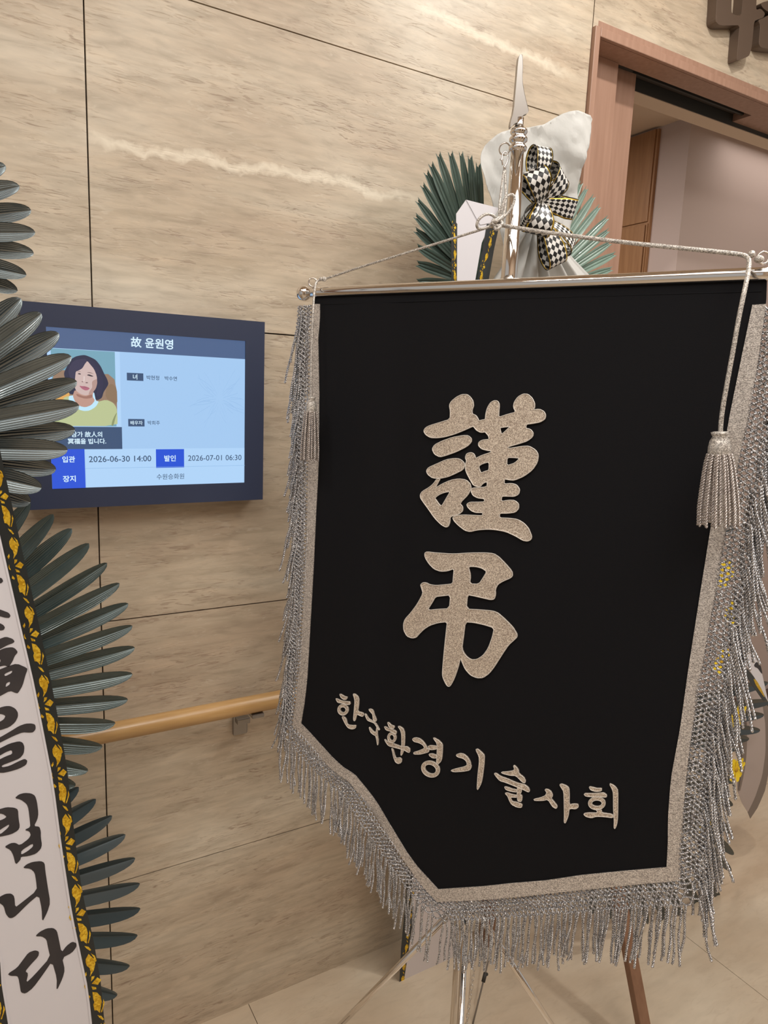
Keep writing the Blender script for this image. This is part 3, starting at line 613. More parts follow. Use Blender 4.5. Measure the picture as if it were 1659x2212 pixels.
SM = [
 (A5, [[(168, 128), (185, 130), (215, 150), (243, 155), (242, 178), (215, 183), (185, 165)]]),
 (A5, [[(128, 172), (150, 178), (190, 195), (240, 200), (270, 205), (275, 232), (240, 232), (190, 218), (150, 212)]]),
 (A5, [ell(203, 283, 53, 55), ell(203, 283, 29, 27)]),
 (A5, [[(300, 125), (320, 130), (345, 155), (355, 190), (350, 250), (342, 305), (385, 318), (398, 335), (390, 357), (370, 350), (335, 330), (320, 395), (308, 395), (303, 375), (310, 300), (318, 200), (312, 165)]]),
 (A5, [[(192, 350), (215, 352), (235, 380), (245, 432), (290, 440), (325, 440), (322, 470), (290, 478), (255, 465), (230, 430), (210, 390)]]),
 (A5, [[(440, 290), (455, 285), (478, 300), (490, 350), (512, 405), (500, 415), (480, 400), (475, 340), (455, 315)]]),
 (A5, [[(405, 325), (420, 345), (440, 385), (470, 405), (500, 425), (540, 500), (535, 503), (515, 475), (490, 430), (460, 415), (430, 400), (415, 365)]]),
 (A5, [[(440, 465), (455, 480), (480, 515), (505, 525), (512, 470), (520, 475), (518, 550), (528, 600), (525, 650), (518, 648), (510, 590), (500, 555), (480, 545), (455, 520)]]),
 (A5, [[(622, 420), (640, 425), (660, 445), (697, 455), (695, 480), (665, 482), (640, 465)]]),
 (A5, [[(588, 465), (605, 465), (630, 480), (660, 482), (720, 505), (718, 535), (690, 530), (660, 508), (610, 500)]]),
 (A5, [ell(672, 570, 46, 52), ell(672, 570, 24, 29)]),
 (A5, [[(590, 590), (610, 600), (640, 618), (680, 620), (690, 630), (770, 655), (830, 655), (860, 680), (855, 715), (835, 710), (800, 690), (720, 670), (640, 655), (615, 630)]]),
 (A5, [[(735, 455), (755, 455), (790, 480), (805, 520), (805, 620), (795, 700), (775, 745), (765, 740), (775, 640), (775, 540), (762, 490)]]),
 (A5, [[(668, 672), (690, 690), (700, 740), (715, 775), (755, 765), (775, 785), (772, 815), (740, 828), (710, 810), (690, 760), (680, 710)]]),
 (A5, [[(882, 580), (905, 565), (950, 570), (990, 600), (1020, 640), (1035, 670), (1055, 680), (1050, 705), (1000, 720), (960, 730), (900, 730), (895, 712), (950, 695), (1010, 668), (990, 635), (950, 615), (900, 605)]]),
 (A5, [[(1045, 640), (1135, 645), (1135, 675), (1070, 685), (1050, 670)]]),
 (A5, [[(1050, 725), (1085, 722), (1130, 735), (1128, 765), (1090, 765), (1060, 745)]]),
 (A5, [[(1093, 565), (1110, 568), (1150, 590), (1190, 630), (1188, 700), (1180, 790), (1135, 835), (1127, 820), (1135, 700), (1135, 620)]]),
 (A5, [ell(1068, 875, 95, 78, 25), ell(1068, 875, 60, 44, 25)]),
 (A5, [[(1325, 730), (1360, 715), (1400, 720), (1445, 755), (1470, 800), (1480, 850), (1465, 880), (1400, 893), (1300, 900), (1270, 885), (1330, 865), (1400, 850), (1440, 830), (1430, 790), (1400, 765), (1340, 750)]]),
 (A5, [[(1523, 675), (1540, 668), (1580, 700), (1612, 735), (1608, 820), (1595, 930), (1580, 1010), (1545, 1075), (1537, 1060), (1545, 930), (1560, 800), (1557, 740)]]),
 (A6, [[(465, 205), (485, 215), (512, 250), (515, 280), (560, 315), (575, 345), (570, 365), (545, 355), (490, 298), (440, 297), (370, 280), (355, 268), (400, 265), (450, 258), (478, 245)]]),
 (A6, [[(293, 278), (310, 278), (350, 305), (410, 325), (500, 365), (560, 375), (600, 405), (613, 435), (600, 445), (560, 425), (500, 400), (400, 360), (345, 345), (310, 305)]]),
 (A6, [[(385, 398), (405, 398), (450, 415), (500, 425), (498, 445), (450, 440), (400, 425)]]),
 (A6, [[(505, 385), (538, 390), (540, 440), (525, 465), (545, 480), (540, 530), (505, 525), (500, 480), (500, 430)]]),
 (A6, [[(390, 455), (410, 450), (450, 465), (500, 475), (500, 492), (440, 490), (455, 530), (500, 535), (545, 555), (540, 583), (500, 580), (450, 555), (430, 520), (415, 480)]]),
 (A6, [[(745, 420), (775, 420), (805, 445), (818, 480), (800, 500), (850, 560), (857, 580), (845, 592), (815, 575), (775, 510), (730, 520), (655, 520), (648, 508), (700, 498), (750, 478), (765, 450)]]),
 (A6, [[(878, 378), (895, 373), (935, 388), (962, 412), (965, 480), (962, 560), (1000, 552), (1040, 555), (1045, 580), (1020, 597), (980, 592), (962, 600), (955, 660), (930, 722), (918, 718), (920, 650), (918, 540), (915, 440), (890, 400)]]),
 (A6, [[(1138, 400), (1160, 402), (1200, 415), (1250, 415), (1250, 438), (1200, 443), (1155, 430)]]),
 (A6, [[(1090, 460), (1150, 460), (1210, 458), (1270, 455), (1298, 480), (1290, 495), (1240, 490), (1180, 490), (1110, 485)]]),
 (A6, [ell(1208, 548, 75, 58), ell(1208, 548, 45, 28)]),
 (A6, [[(1195, 600), (1250, 605), (1250, 635), (1350, 648), (1355, 680), (1270, 668), (1200, 665), (1160, 678), (1110, 665), (1088, 640), (1130, 632), (1205, 635), (1215, 620)]]),
 (A6, [[(1320, 375), (1335, 378), (1375, 405), (1395, 440), (1395, 560), (1393, 680), (1385, 740), (1368, 778), (1360, 770), (1362, 700), (1355, 600), (1355, 460), (1345, 425)]])]
for a_, b_ in ((0, 5), (5, 8), (8, 14), (14, 19), (19, 21), (21, 26), (26, 28), (28, 33)):
    body, rims = [], []
    for fn, lps in SM[a_:b_]:
        lp = [chaikin([PB.px(*p) for p in fn(l)], 1) for l in lps]; body.append(slab(lp, PB, .0, .0030, disp))
        for l in lp: rims.append(tube([PB.w(u, v, .0031 + disp(u, v)) for u, v in l], .0006, 5, closed=True))
    o = part('small_character', join(*body), M_LET, bnr); part('edging', join(*rims), M_EDGE, o)

# fringe: knotted net along the tape, then twisted cords
path = np.asarray(puv(TOL + TOL2[1:] + TOB[1:] + TOR[1:]), float)
d_all = np.r_[0, np.cumsum(np.linalg.norm(np.diff(path, axis=0), axis=1))]; TOT = d_all[-1]
ss = np.arange(0, TOT, 0.0012)
PX = np.stack([np.interp(ss, d_all, path[:, k]) for k in (0, 1)], 1)
ker = np.ones(15)/15
def sm(a): return np.convolve(np.pad(a, 7, mode='edge'), ker, 'valid')
PXs = np.stack([sm(PX[:, 0]), sm(PX[:, 1])], 1)
Tn = np.gradient(PXs, axis=0); Tn /= np.linalg.norm(Tn, axis=1)[:, None]
Nn = np.stack([Tn[:, 1]*1.0, -Tn[:, 0]], 1)      # path runs down-left side first: outward
if Nn[len(Nn)//8][0] > 0: Nn = -Nn
s_corner1 = d_all[len(TOL)-1]; s_corner3 = d_all[len(TOL)+len(TOL2)+len(TOB)-3]
NETW = 0.033
def edge3(i, off, n):
    p = PXs[i] + Nn[i]*off; return PB.w(p[0], p[1], n)
gl = []
row_c = [0.0035, 0.0095, 0.0160, 0.0225, 0.0290]
for ri, rc in enumerate(row_c):
    for sg_ in (0, 1):
        pts = []
        for i in range(0, len(ss), 2):
            ph = ss[i]*2*math.pi/0.0150 + sg_*math.pi + (ri % 2)*math.pi*0.5
            amp = 0.0050 + .0010*math.sin(ss[i]*77+ri)
            pts.append(edge3(i, rc + amp*math.sin(ph), -0.001 + 0.0014*math.cos(ph + ri) + 0.0012*math.sin(ss[i]*31+ri*2)))
        gl.append(twisted([tuple(p) for p in pts], 0.00092, 0.00092, 0.0056, per=5, seg=4))
# knots where the net cords cross
for ri, rc in enumerate(row_c[:-1]):
    for i in range(7*(ri % 2), len(ss), 14):
        gl.append(sphere(edge3(i, rc+.004+random.uniform(-.0008, .0008), 0.0006), 0.0018, 6, (random.random(), 1, random.random()), 1.3))
fringe = part('fringe', join(*gl), M_SILVER, bnr, True, label='knotted silver net heading of the fringe')
# cord variants hanging along -Z
cords = []
for k in range(12):
    L_ = 0.1; bend = random.uniform(-.006, .006); bend2 = random.uniform(-.004, .004); wig = random.uniform(0, 6)
    P = [(bend*t*t + .0008*math.sin(t*9+wig), bend2*t*t + .0008*math.cos(t*8+wig), -L_*t) for t in np.linspace(0, 1, 22)]
    g1 = twisted(P, 0.00112, 0.00112, 0.0086, per=7, seg=5, phase=wig)
    e = P[-1]; g2 = sphere(e, 0.0021, 8)
    cords.append(mesh('fringe_cord', *join(g1, g2), M_SILVER, True))
def cord_matrix(i, off, spread, lenscale, nj):
    base = edge3(i, off, nj); down = Vector((0, 0, -1)); outw = (PB.u*Nn[i][0] + PB.v*Nn[i][1]).normalized()
    d = (down + outw*spread + PB.n*random.uniform(-.05, .05) + PB.u*random.uniform(-.05, .05)).normalized()
    q = Vector((0, 0, -1)).rotation_difference(d)
    return Matrix.Translation(base) @ q.to_matrix().to_4x4() @ Matrix.Rotation(random.uniform(0, 6.28), 4, 'Z') @ Matrix.Diagonal((1, 1, lenscale, 1))
stuffV, stuffF = [], []; count = 0
def add_cord(i, off, spread, ls, nj, single):
    global count
    mtx = cord_matrix(i, off, spread, ls, nj); me = random.choice(cords)
    if single:
        o = bpy.data.objects.new('fringe_cord', me); COL.objects.link(o); o.parent = fringe; o.matrix_basis = mtx; count += 1
    else: stuff.append((me, mtx))
stuff = []
i_c1 = int(s_corner1/0.0012); i_c3 = int(s_corner3/0.0012)
i = 4
while i < i_c1:             # left side: dense overlapping cords
    f_ = i/i_c1
    add_cord(i, random.uniform(.018, .033), random.uniform(.06, .26), random.uniform(.75, 1.05), random.uniform(-.006, .006), False)
    if random.random() < .6: add_cord(i, random.uniform(.010, .03), random.uniform(.0, .10), random.uniform(.7, 1.0), random.uniform(-.008, .0), False)
    i += 6
i = i_c1
while i < i_c3:             # diagonal and bottom: paired cords
    for q in range(2):
        add_cord(min(i+q*3, len(ss)-1), .033, random.uniform(-.06, .12), random.uniform(.80, .98), (q-.5)*.002, True)
    i += 8 + random.randint(0, 1)
i = i_c3
while i < len(ss)-12:       # right side: long splayed cords
    t_ = (i-i_c3)/(len(ss)-i_c3)
    sgl = count < 292
    add_cord(i, random.uniform(.026, .036), random.uniform(.18, .42)*(.7+.5*t_), random.uniform(.84, 1.08), random.uniform(-.004, .006), sgl)
    if random.random() < .75: add_cord(i, random.uniform(.018, .033), random.uniform(.08, .26), random.uniform(.7, .98), random.uniform(-.008, .001), False)
    i += 6
if stuff:
    VV, FF, base = [], [], 0
    cache = {}
    for me, mtx in stuff:
        if me.name not in cache:
            a = np.empty(len(me.vertices)*3); me.vertices.foreach_get('co', a); cache[me.name] = (a.reshape(-1, 3), [tuple(p.vertices) for p in me.polygons])
        a, fs = cache[me.name]; R3 = np.array(mtx)[:3, :3]; t3 = np.array(mtx)[:3, 3]
        VV.append(a @ R3.T + t3); FF += [tuple(x+base for x in f) for f in fs]; base += len(a)
    o = part('loose_fringe_cords', (np.vstack(VV).tolist(), FF), M_SILVER, bnr, True); o['kind'] = 'stuff'
print('cords', count, len(stuff))

# ------------------------------------------------------------------ suspension cord with tassels
ck = thing('tasselled_cord', at_depth(1075, 490, 1.09), 'silver braided cord knotted at the pole with a tassel hanging at each crossbar end', 'cord')
def cpath(pts): return smoothpath([at_depth(x, y, d) for x, y, d in pts], .003, 2)
knot = (1077, 482, 1.085)
part('cord', tube(cpath([(1077, 484, 1.085), (960, 521, 1.13), (830, 561, 1.185), (760, 583, 1.222), (705, 602, 1.250), (694, 604, 1.252), (686, 606, 1.250), (681, 612, 1.247), (678, 640, 1.235), (675, 700, 1.232), (672, 790, 1.235), (672, 862, 1.240)]), 0.0019, 8), M_CORD, ck, True)
part('cord', tube(cpath([(1077, 486, 1.085), (1200, 505, 1.03), (1350, 524, .975), (1500, 539, .925), (1600, 549, .895), (1618, 556, .885), (1619, 575, .875), (1610, 620, .868), (1595, 690, .872), (1585, 750, .878), (1570, 830, .885), (1558, 900, .892), (1556, 940, .895)]), 0.0029, 10), M_CORD, ck, True)
part('cord', tube(cpath([(1089, 366, 1.094), (1084, 400, 1.09), (1079, 440, 1.085), (1078, 480, 1.083)]), 0.0018, 8), M_CORD, ck, True)
part('cord', tube(cpath([(1091, 366, 1.094), (1092, 400, 1.09), (1093, 440, 1.084), (1085, 478, 1.082)]), 0.0018, 8), M_CORD, ck, True)
part('bow_loop', tube(cpath([(1076, 476, 1.078), (1062, 462, 1.07), (1045, 463, 1.065), (1030, 478, 1.065), (1030, 494, 1.07), (1045, 495, 1.075), (1062, 486, 1.078), (1076, 482, 1.078)]), 0.0022, 8), M_CORD, ck, True)
part('bow_loop', tube(cpath([(1077, 474, 1.075), (1084, 452, 1.07), (1090, 428, 1.068), (1104, 418, 1.07), (1113, 425, 1.072), (1108, 446, 1.074), (1092, 466, 1.075), (1078, 478, 1.076)]), 0.0022, 8), M_CORD, ck, True)
part('knot', join(*[tube(cpath([(1077+a*9, 466+b, 1.070+c), (1084-a*4, 473+b, 1.064+c), (1073-a*6, 482+b, 1.064+c), (1066+a*5, 474+b, 1.07+c), (1077+a*9, 466+b, 1.07+c)]), .0026, 8) for a, b, c in ((1, 0, 0), (-1, 8, .002), (.4, 16, .001))]), M_CORD, ck, True)
part('ring_knot', join(sphere(at_depth(700, 603, 1.249), .0045, 14), sphere(at_depth(693, 603, 1.249), .0035, 12)), M_CORD, ck, True)
part('ring_knot', join(sphere(at_depth(1624, 549, .885), .0045, 14), sphere(at_depth(1640, 560, .888), .006, 14, squash=.8)), M_CORD, ck, True)
def tassel(x, y0, y1, y2, d, hr_, sp, n):
    a, b, c = at_depth(x, y0, d), at_depth(x-1.2, y1, d+.004), at_depth(x-4, y2, d+.012)
    ax = (a-b).normalized(); h = (a-b).length
    hd = part('tassel_head', lathe([(hr_*.5, h*1.0), (hr_*.78, h*.97), (hr_*.72, h*.85), (hr_*.62, h*.78), (hr_*.85, h*.6), (hr_*1.0, h*.3), (hr_*1.02, 0.0), (hr_*.9, -h*.1)], b, ax, 24), M_CORD, ck, True)
    L_ = (b-c).length; u_ = ax.orthogonal().normalized(); v_ = ax.cross(u_); dn = (c-b).normalized()
    for k in range(n):
        t = 2*math.pi*k/n + random.uniform(-.1, .1); ra = hr_*(1.0 if k % 2 else .82); o_ = u_*math.cos(t)+v_*math.sin(t)
        P = [b + o_*(ra*(1 + (sp-1)*min(1, q*1.3)**.7)) + dn*(q*L_*random.uniform(.98, 1.0)*(1 if k % 2 else .97)) for q in np.linspace(0, 1, 9)]
        P[-1] = P[-2] + dn*L_*.12
        part('tassel_strand', twisted([tuple(p) for p in P], .0011, .0011, .0072, per=6, seg=5, phase=k), M_TASSEL, hd, True)
tassel(1555, 932, 980, 1138, .893, .0135, 1.75, 24)
tassel(672.5, 857, 888, 996, 1.236, .0100, 1.55, 20)

# ------------------------------------------------------------------ leaves
def leaf_geo(root, tip, wd, nrm, ribs=5, vdep=.32, bend=0.0, notch=False, basew=.5, nl=18, nc=33, wmax=.78):
    root, tip = Vector(root), Vector(tip); ax = tip-root; L_ = ax.length; ax.normalize(); sd = nrm.cross(ax).normalized(); n_ = ax.cross(sd).normalized()
    if n_.dot(nrm) < 0: n_ = -n_
    V, Fc = [], []
    ts = 1 - (1-np.linspace(0, 1, nl))**1.7
    for t in ts:
        tt = min(1.0, t); rel = (tt-wmax)/(1-wmax)
        hw = wd/2*(basew + (1-basew)*(math.sin(min(1, tt/wmax)*math.pi/2)**1.2)) if tt < wmax else wd/2*math.sqrt(max(0.0, 1-rel**2.3))
        hw = max(hw, wd*.02)
        for k in range(nc):
            s = -1 + 2*k/(nc-1)
            h = vdep*hw*abs(s)**.85 + (.0007 if ribs else 0)*math.cos(s*math.pi*ribs*2) * (hw/(wd/2))
            al = L_*tt
            if notch:
                if tt > .93: al += (abs(s)*.9 - .45)*wd*.55*min(1, (tt-.93)/.07)
                hw2 = max(hw, wd*.34*(basew+.3))
                V.append(root + ax*al + sd*(s*hw2) + n_*(vdep*hw2*(abs(s)**.85) - .0022*math.exp(-((abs(s)-.33)/.15)**2) + bend*tt*tt)); continue
            V.append(root + ax*al + sd*(s*hw) + n_*(h + bend*tt*tt))
    for i in range(nl-1):
        for k in range(nc-1): a = i*nc+k; Fc.append((a, a+1, a+1+nc, a+nc))
    return V, Fc
NY = Vector((0, -1, 0))
def fan(parent, root, tips, y, wd, m, label, name='leaf_fan', notch=False, ribs=5, basew=.5, yj=.012, vdep=.32, bend=0.0, stem=.01, wmax=.78):
    R0 = at_y(root[0], root[1], y)
    fo_ = part(name, join(sphere(R0 + Vector((0, .006, 0)), stem, 12), tube([R0, R0 + Vector((0, .03, 0))], stem*.6, 8)), m, parent, True, label=label)
    for k, (x, yy) in enumerate(tips):
        T_ = at_y(x, yy, y - yj*(k % 2))
        o = part('leaf', leaf_geo(R0.lerp(T_, .04), T_, wd*random.uniform(.95, 1.05), (NY + Vector((random.uniform(-.15, .15), 0, random.uniform(-.1, .1)))).normalized(), ribs, vdep, bend, notch, basew, wmax=wmax), m, fo_, True)
    return fo_

# ------------------------------------------------------------------ left wreath + ribbon
lw = thing('funeral_wreath', (at_y(-330, 1500, -.3).x, -0.3, 0), 'tall funeral wreath of glossy grey-green palm fans at the left picture edge', 'wreath')
fan(lw, (-360, 505), [(12, 358), (42, 402), (67, 454), (76, 502), (73, 547), (57, 594), (38, 628)], -.36, .0255, M_LEAF2, 'topmost palm fan', vdep=.55)
fan(lw, (-300, 962), [(45, 645), (89, 677), (127, 720), (154, 770), (166, 824), (171, 876), (162, 928), (146, 972), (121, 1014), (90, 1054), (66, 1085)], -.44, .029, M_LEAF2, 'silvery glossy palm fan', basew=.6, vdep=.55)
fan(lw, (-323, 1560), [(64, 1083), (115, 1111), (155, 1142), (192, 1174), (231, 1216), (258, 1260), (277, 1304), (286, 1352), (291, 1399), (286, 1456), (276, 1511), (249, 1562), (221, 1613), (190, 1665), (163, 1697)], -.34, .0285, M_LEAF, 'large middle palm fan', vdep=.6)
fan(lw, (-310, 2035), [(170, 1700), (207, 1726), (242, 1762), (271, 1803), (292, 1854), (302, 1909), (303, 1963), (297, 2021), (280, 2087), (253, 2150), (215, 2205), (180, 2250)], -.32, .0335, mat('dull_leaf', (66, 80, 85), .32, .2, coat=.3, var=(30, (66, 80, 86))), 'lowest palm fan', ribs=0, vdep=.55)
xe = at_y(-330, 1500, -.3).x
bev(part('easel_post', box(xe-.02, xe+.02, -.30, -.26, 0, 2.15), M_EASEL, lw), .003)
for s_ in (-1, 1):
    bev(part('easel_leg', ([(xe+s_*.02, -.30, 1.5), (xe+s_*.05, -.30, 1.5), (xe+s_*.30, -.62, 0), (xe+s_*.27, -.62, 0), (xe+s_*.02, -.27, 1.5), (xe+s_*.05, -.27, 1.5), (xe+s_*.30, -.59, 0), (xe+s_*.27, -.59, 0)], [(0, 1, 2, 3), (4, 7, 6, 5), (0, 4, 5, 1), (1, 5, 6, 2), (2, 6, 7, 3), (3, 7, 4, 0)]), M_EASEL, lw), .002)

MOTIF0 = [[(235, 348), (275, 385), (250, 432), (190, 402)], [(180, 325), (208, 325), (205, 350), (180, 375)], [(190, 432), (235, 455), (240, 475), (205, 470)],
  [(130, 380), (122, 410), (135, 440), (150, 445), (135, 415)], [(125, 258), (133, 290), (122, 318), (108, 292)], [(165, 508), (192, 540), (185, 558), (160, 540)],
  [(205, 495), (250, 515), (290, 570), (305, 630), (300, 750), (270, 710), (245, 705), (235, 665), (228, 640), (235, 610), (222, 580)],
  [(318, 605), (335, 650), (320, 748), (308, 745), (320, 690)], [(280, 768), (320, 790), (348, 835), (335, 838), (300, 800)],
  [(325, 870), (345, 900), (385, 950), (395, 1000), (385, 1070), (350, 1135), (355, 1080), (340, 1030), (315, 1000), (302, 960), (300, 920)], [(345, 870), (385, 910), (405, 970), (395, 985), (375, 925)]]
_t = np.array([185., 820.]); PER = np.linalg.norm(_t); _t /= PER; _n = np.array([_t[1], -_t[0]])
MOTIF = [[tuple(((np.array(p)-(235, 390)).dot(_t)/PER, (np.array(p)-(235, 390)).dot(_n)/PER)) for p in q] for q in MOTIF0]
def gold_border(parent, pl, centers, n0, flip=1):
    """centers: picture positions of the diamond of each repeat down one border"""
    C = [np.array(pl.px(*c)) for c in centers]
    for k in range(len(C)-1):
        t = C[k+1]-C[k]; L_ = np.linalg.norm(t); t = t/L_; n = np.array([-t[1], t[0]])*flip
        gs = []
        for q in MOTIF:
            lp = [tuple(C[k] + t*a*L_ + n*b*L_) for a, b in q]; gs.append(slab([lp], pl, n0, n0+.0003))
        part('gold_motif', join(*gs), M_GOLD, parent)
PR = wallplane(-0.52)
rb = thing('mourning_ribbon', PR.at(60, 1900), 'wide white ribbon with black brush lettering and gold-leafed black borders beside the left wreath', 'ribbon')
innR = [(-60, 900), (-33, 1010), (0, 1155), (40, 1330), (75, 1480), (115, 1685), (134, 1830), (156, 1973), (178, 2076), (191, 2137), (199, 2212), (215, 2330)]
outR = [(-15, 900), (8, 1010), (39, 1150), (78, 1320), (112, 1480), (143, 1644), (164, 1828), (178, 1932), (199, 2014), (217, 2117), (226, 2212), (240, 2330)]
innL = [(-240, 900), (-213, 1010), (-180, 1155), (-142, 1330), (-108, 1480), (-66, 1685), (-46, 1830), (-24, 1973), (0, 2076), (2, 2120), (17, 2212), (36, 2330)]
outL = [(x-44, y) for x, y in innL]
def rstrip(a, b, n, th=.0008, curve=0.0):
    A_ = rs([PR.px(*p) for p in a], 30); B_ = rs([PR.px(*p) for p in b], 30)
    return strip([PR.w(p[0], p[1], n) for p in A_], [PR.w(p[0], p[1], n) for p in B_], th, PR.n)
whp = part('white_panel', rstrip(innL, innR, 0.0), M_SATIN, rb)
bdR = part('border', rstrip(innR, outR, 0.0004, .0010), M_SATINB, rb); bdL = part('border', rstrip(outL, innL, 0.0004, .0010), M_SATINB, rb)
part('edge_stitching', rstrip([(x-5, y) for x, y in innR], [(x-.5, y) for x, y in innR], .0011, .0010), M_SATIN, rb)
part('edge_stitching', rstrip([(x+.5, y) for x, y in innL], [(x+5, y) for x, y in innL], .0011, .0010), M_SATIN, rb)
gold_border(bdR, PR, [(-25, 924), (10, 1072), (42.5, 1220.5), (76, 1369), (106.6, 1518), (135.3, 1668.6), (152.7, 1818), (176, 1971), (209, 2119), (232, 2270)], .0005)
gold_border(bdL, PR, [(-62, 1818), (-38, 1971), (-8, 2130), (17, 2290)], .0005, 1)
Q8 = lambda p: crop(0, 1150, 5.53, p); Q3 = lambda p: crop(0, 1480, 4.879, p); Q4 = lambda p: crop(0, 1830, 4.879, p)
INK = [
 [Q8([(-60, 530), (0, 540), (25, 550), (38, 580), (25, 600), (0, 610), (-60, 600)])],
 [Q8([(-80, 910), (0, 920), (40, 935), (105, 960), (127, 995), (110, 1022), (60, 1018), (0, 1000), (-80, 990)])],
 [Q8([(-60, 1060), (0, 1085), (40, 1105), (60, 1135), (45, 1165), (0, 1172), (-60, 1160)])],
 [Q8([(-60, 1300), (0, 1270), (70, 1245), (150, 1270), (175, 1300), (160, 1320), (90, 1345), (0, 1395), (-60, 1420)])],
 [Q8([(-80, 1440), (0, 1405), (60, 1380), (140, 1370), (180, 1385), (215, 1430), (175, 1475), (150, 1540), (110, 1600), (95, 1605), (60, 1588), (0, 1600), (-80, 1640)]), Q8([(-50, 1560), (-40, 1510), (5, 1515), (5, 1545), (-20, 1575)])],
 [Q8([(-120, 1690), (0, 1635), (90, 1600), (200, 1565), (325, 1620), (325, 1650), (305, 1700), (270, 1830), (215, 1920), (190, 1918), (120, 1890), (0, 1955), (-120, 2010)]), Q8([(50, 1690), (150, 1645), (140, 1680), (60, 1720)]), Q8([(75, 1800), (120, 1780), (118, 1815), (65, 1850)])],
 [Q3([(-150, 400), (-110, 300), (0, 235), (60, 220), (110, 220), (160, 245), (188, 285), (190, 330), (160, 390), (100, 440), (0, 475), (-90, 480)]), Q3([(-80, 380), (-50, 330), (0, 300), (40, 310), (58, 325), (40, 360), (0, 385), (-50, 400)])],
 [Q3([(375, 430), (375, 465), (350, 495), (310, 500), (240, 495), (150, 530), (0, 605), (-200, 700), (-200, 640), (0, 550), (120, 480), (200, 430), (270, 405), (330, 403), (365, 412)])],
 [Q3([(0, 665), (100, 615), (200, 590), (240, 605), (258, 650), (250, 720), (210, 770), (110, 810), (30, 840), (15, 855), (30, 865), (100, 850), (200, 800), (260, 775), (290, 795), (275, 840), (200, 880), (100, 910), (20, 925), (-60, 910), (-80, 850), (-40, 800), (60, 750), (130, 725), (125, 680), (60, 705), (0, 740), (-100, 790), (-100, 710)])],
 [Q3([(155, 1190), (200, 1150), (260, 1135), (330, 1140), (370, 1165), (390, 1230), (405, 1350), (395, 1410), (358, 1485), (415, 1490), (430, 1540), (430, 1600), (442, 1680), (430, 1725), (380, 1775), (300, 1800), (219, 1808), (217, 1838), (165, 1893), (140, 1790), (110, 1735), (45, 1703), (110, 1665), (160, 1660), (210, 1688), (300, 1620), (325, 1580), (310, 1540), (258, 1525), (320, 1495), (315, 1430), (300, 1300), (280, 1250), (220, 1205)]), Q3([(224, 1742), (345, 1665), (350, 1700), (290, 1750), (222, 1788)])],
 [Q3([(-80, 1330), (0, 1305), (70, 1285), (150, 1290), (190, 1310), (195, 1400), (210, 1490), (190, 1530), (120, 1570), (0, 1597), (-80, 1600)]), Q3([(-40, 1350), (30, 1355), (72, 1385), (40, 1410), (-40, 1440)]), Q3([(-40, 1555), (20, 1510), (100, 1462), (88, 1500), (0, 1575)])],
 [Q4([(240, 218), (280, 180), (340, 155), (430, 145), (470, 165), (478, 250), (500, 400), (530, 580), (500, 680), (445, 790), (440, 650), (408, 500), (300, 590), (170, 720), (130, 745), (95, 745), (60, 700), (40, 620), (0, 590), (-40, 560), (0, 520), (60, 490), (120, 488), (152, 520), (160, 635), (220, 590), (390, 455), (380, 350), (365, 265), (320, 225)])],
 [Q4([(370, 938), (420, 890), (490, 855), (560, 850), (600, 880), (620, 970), (648, 1110), (700, 1040), (760, 995), (805, 1010), (805, 1050), (760, 1110), (655, 1165), (683, 1290), (660, 1380), (595, 1518), (600, 1380), (548, 1200), (460, 1330), (350, 1480), (270, 1542), (220, 1530), (208, 1450), (195, 1380), (180, 1355), (110, 1355), (80, 1335), (180, 1270), (240, 1190), (300, 1110), (370, 1085), (412, 1100), (405, 1150), (320, 1240), (265, 1308), (298, 1330), (275, 1430), (350, 1360), (530, 1160), (505, 1050), (490, 970), (440, 938)])]]
for k, lps in enumerate(INK):
    part('brush_stroke' if k < 6 else 'brush_character', slab([chaikin([PR.px(*p) for p in l], 1) for l in lps], PR, .0001, .0004), M_INK, whp)

# ------------------------------------------------------------------ wreath behind the banner
YW = -0.20
bw = thing('funeral_wreath', (at_y(1180, 900, YW).x, YW, 0), 'funeral wreath of matt green palm fans standing behind the black banner', 'wreath')
fan(bw, (1040, 618), [(1033, 356), (1015, 340), (995.6, 332), (973, 332), (947, 334), (931, 356), (921, 374), (913, 401), (902, 434), (898, 468), (898, 498), (902, 534), (902, 570), (902, 609), (905, 650), (912, 690)], YW+.04, .0215, M_LEAF3, 'dark green notched palm fan', notch=True, ribs=0, basew=.55, vdep=.15, yj=.006)
fan(bw, (1136, 645), [(1243, 386), (1255, 396), (1267, 407), (1282, 425), (1294, 447), (1312, 471), (1314, 498), (1318, 525), (1328, 549), (1321, 581), (1322, 612), (1318, 640), (1310, 668)], YW+.045, .0205, M_LEAF4, 'pale green notched palm fan', notch=True, ribs=0, basew=.5, vdep=.15, yj=.006)
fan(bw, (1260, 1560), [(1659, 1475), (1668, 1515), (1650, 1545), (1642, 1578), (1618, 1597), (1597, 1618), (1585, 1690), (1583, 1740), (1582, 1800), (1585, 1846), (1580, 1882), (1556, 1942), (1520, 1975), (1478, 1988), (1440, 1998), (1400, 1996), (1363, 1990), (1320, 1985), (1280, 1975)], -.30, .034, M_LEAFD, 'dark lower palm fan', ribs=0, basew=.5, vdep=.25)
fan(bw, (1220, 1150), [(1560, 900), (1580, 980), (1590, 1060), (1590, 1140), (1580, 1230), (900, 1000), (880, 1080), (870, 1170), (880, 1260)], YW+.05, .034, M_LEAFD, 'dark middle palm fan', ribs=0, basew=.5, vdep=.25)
xw = at_y(1180, 900, YW).x
bev(part('easel_post', box(xw-.018, xw+.018, YW+.06, YW+.09, 0, 1.75), M_EASEL, bw), .003)
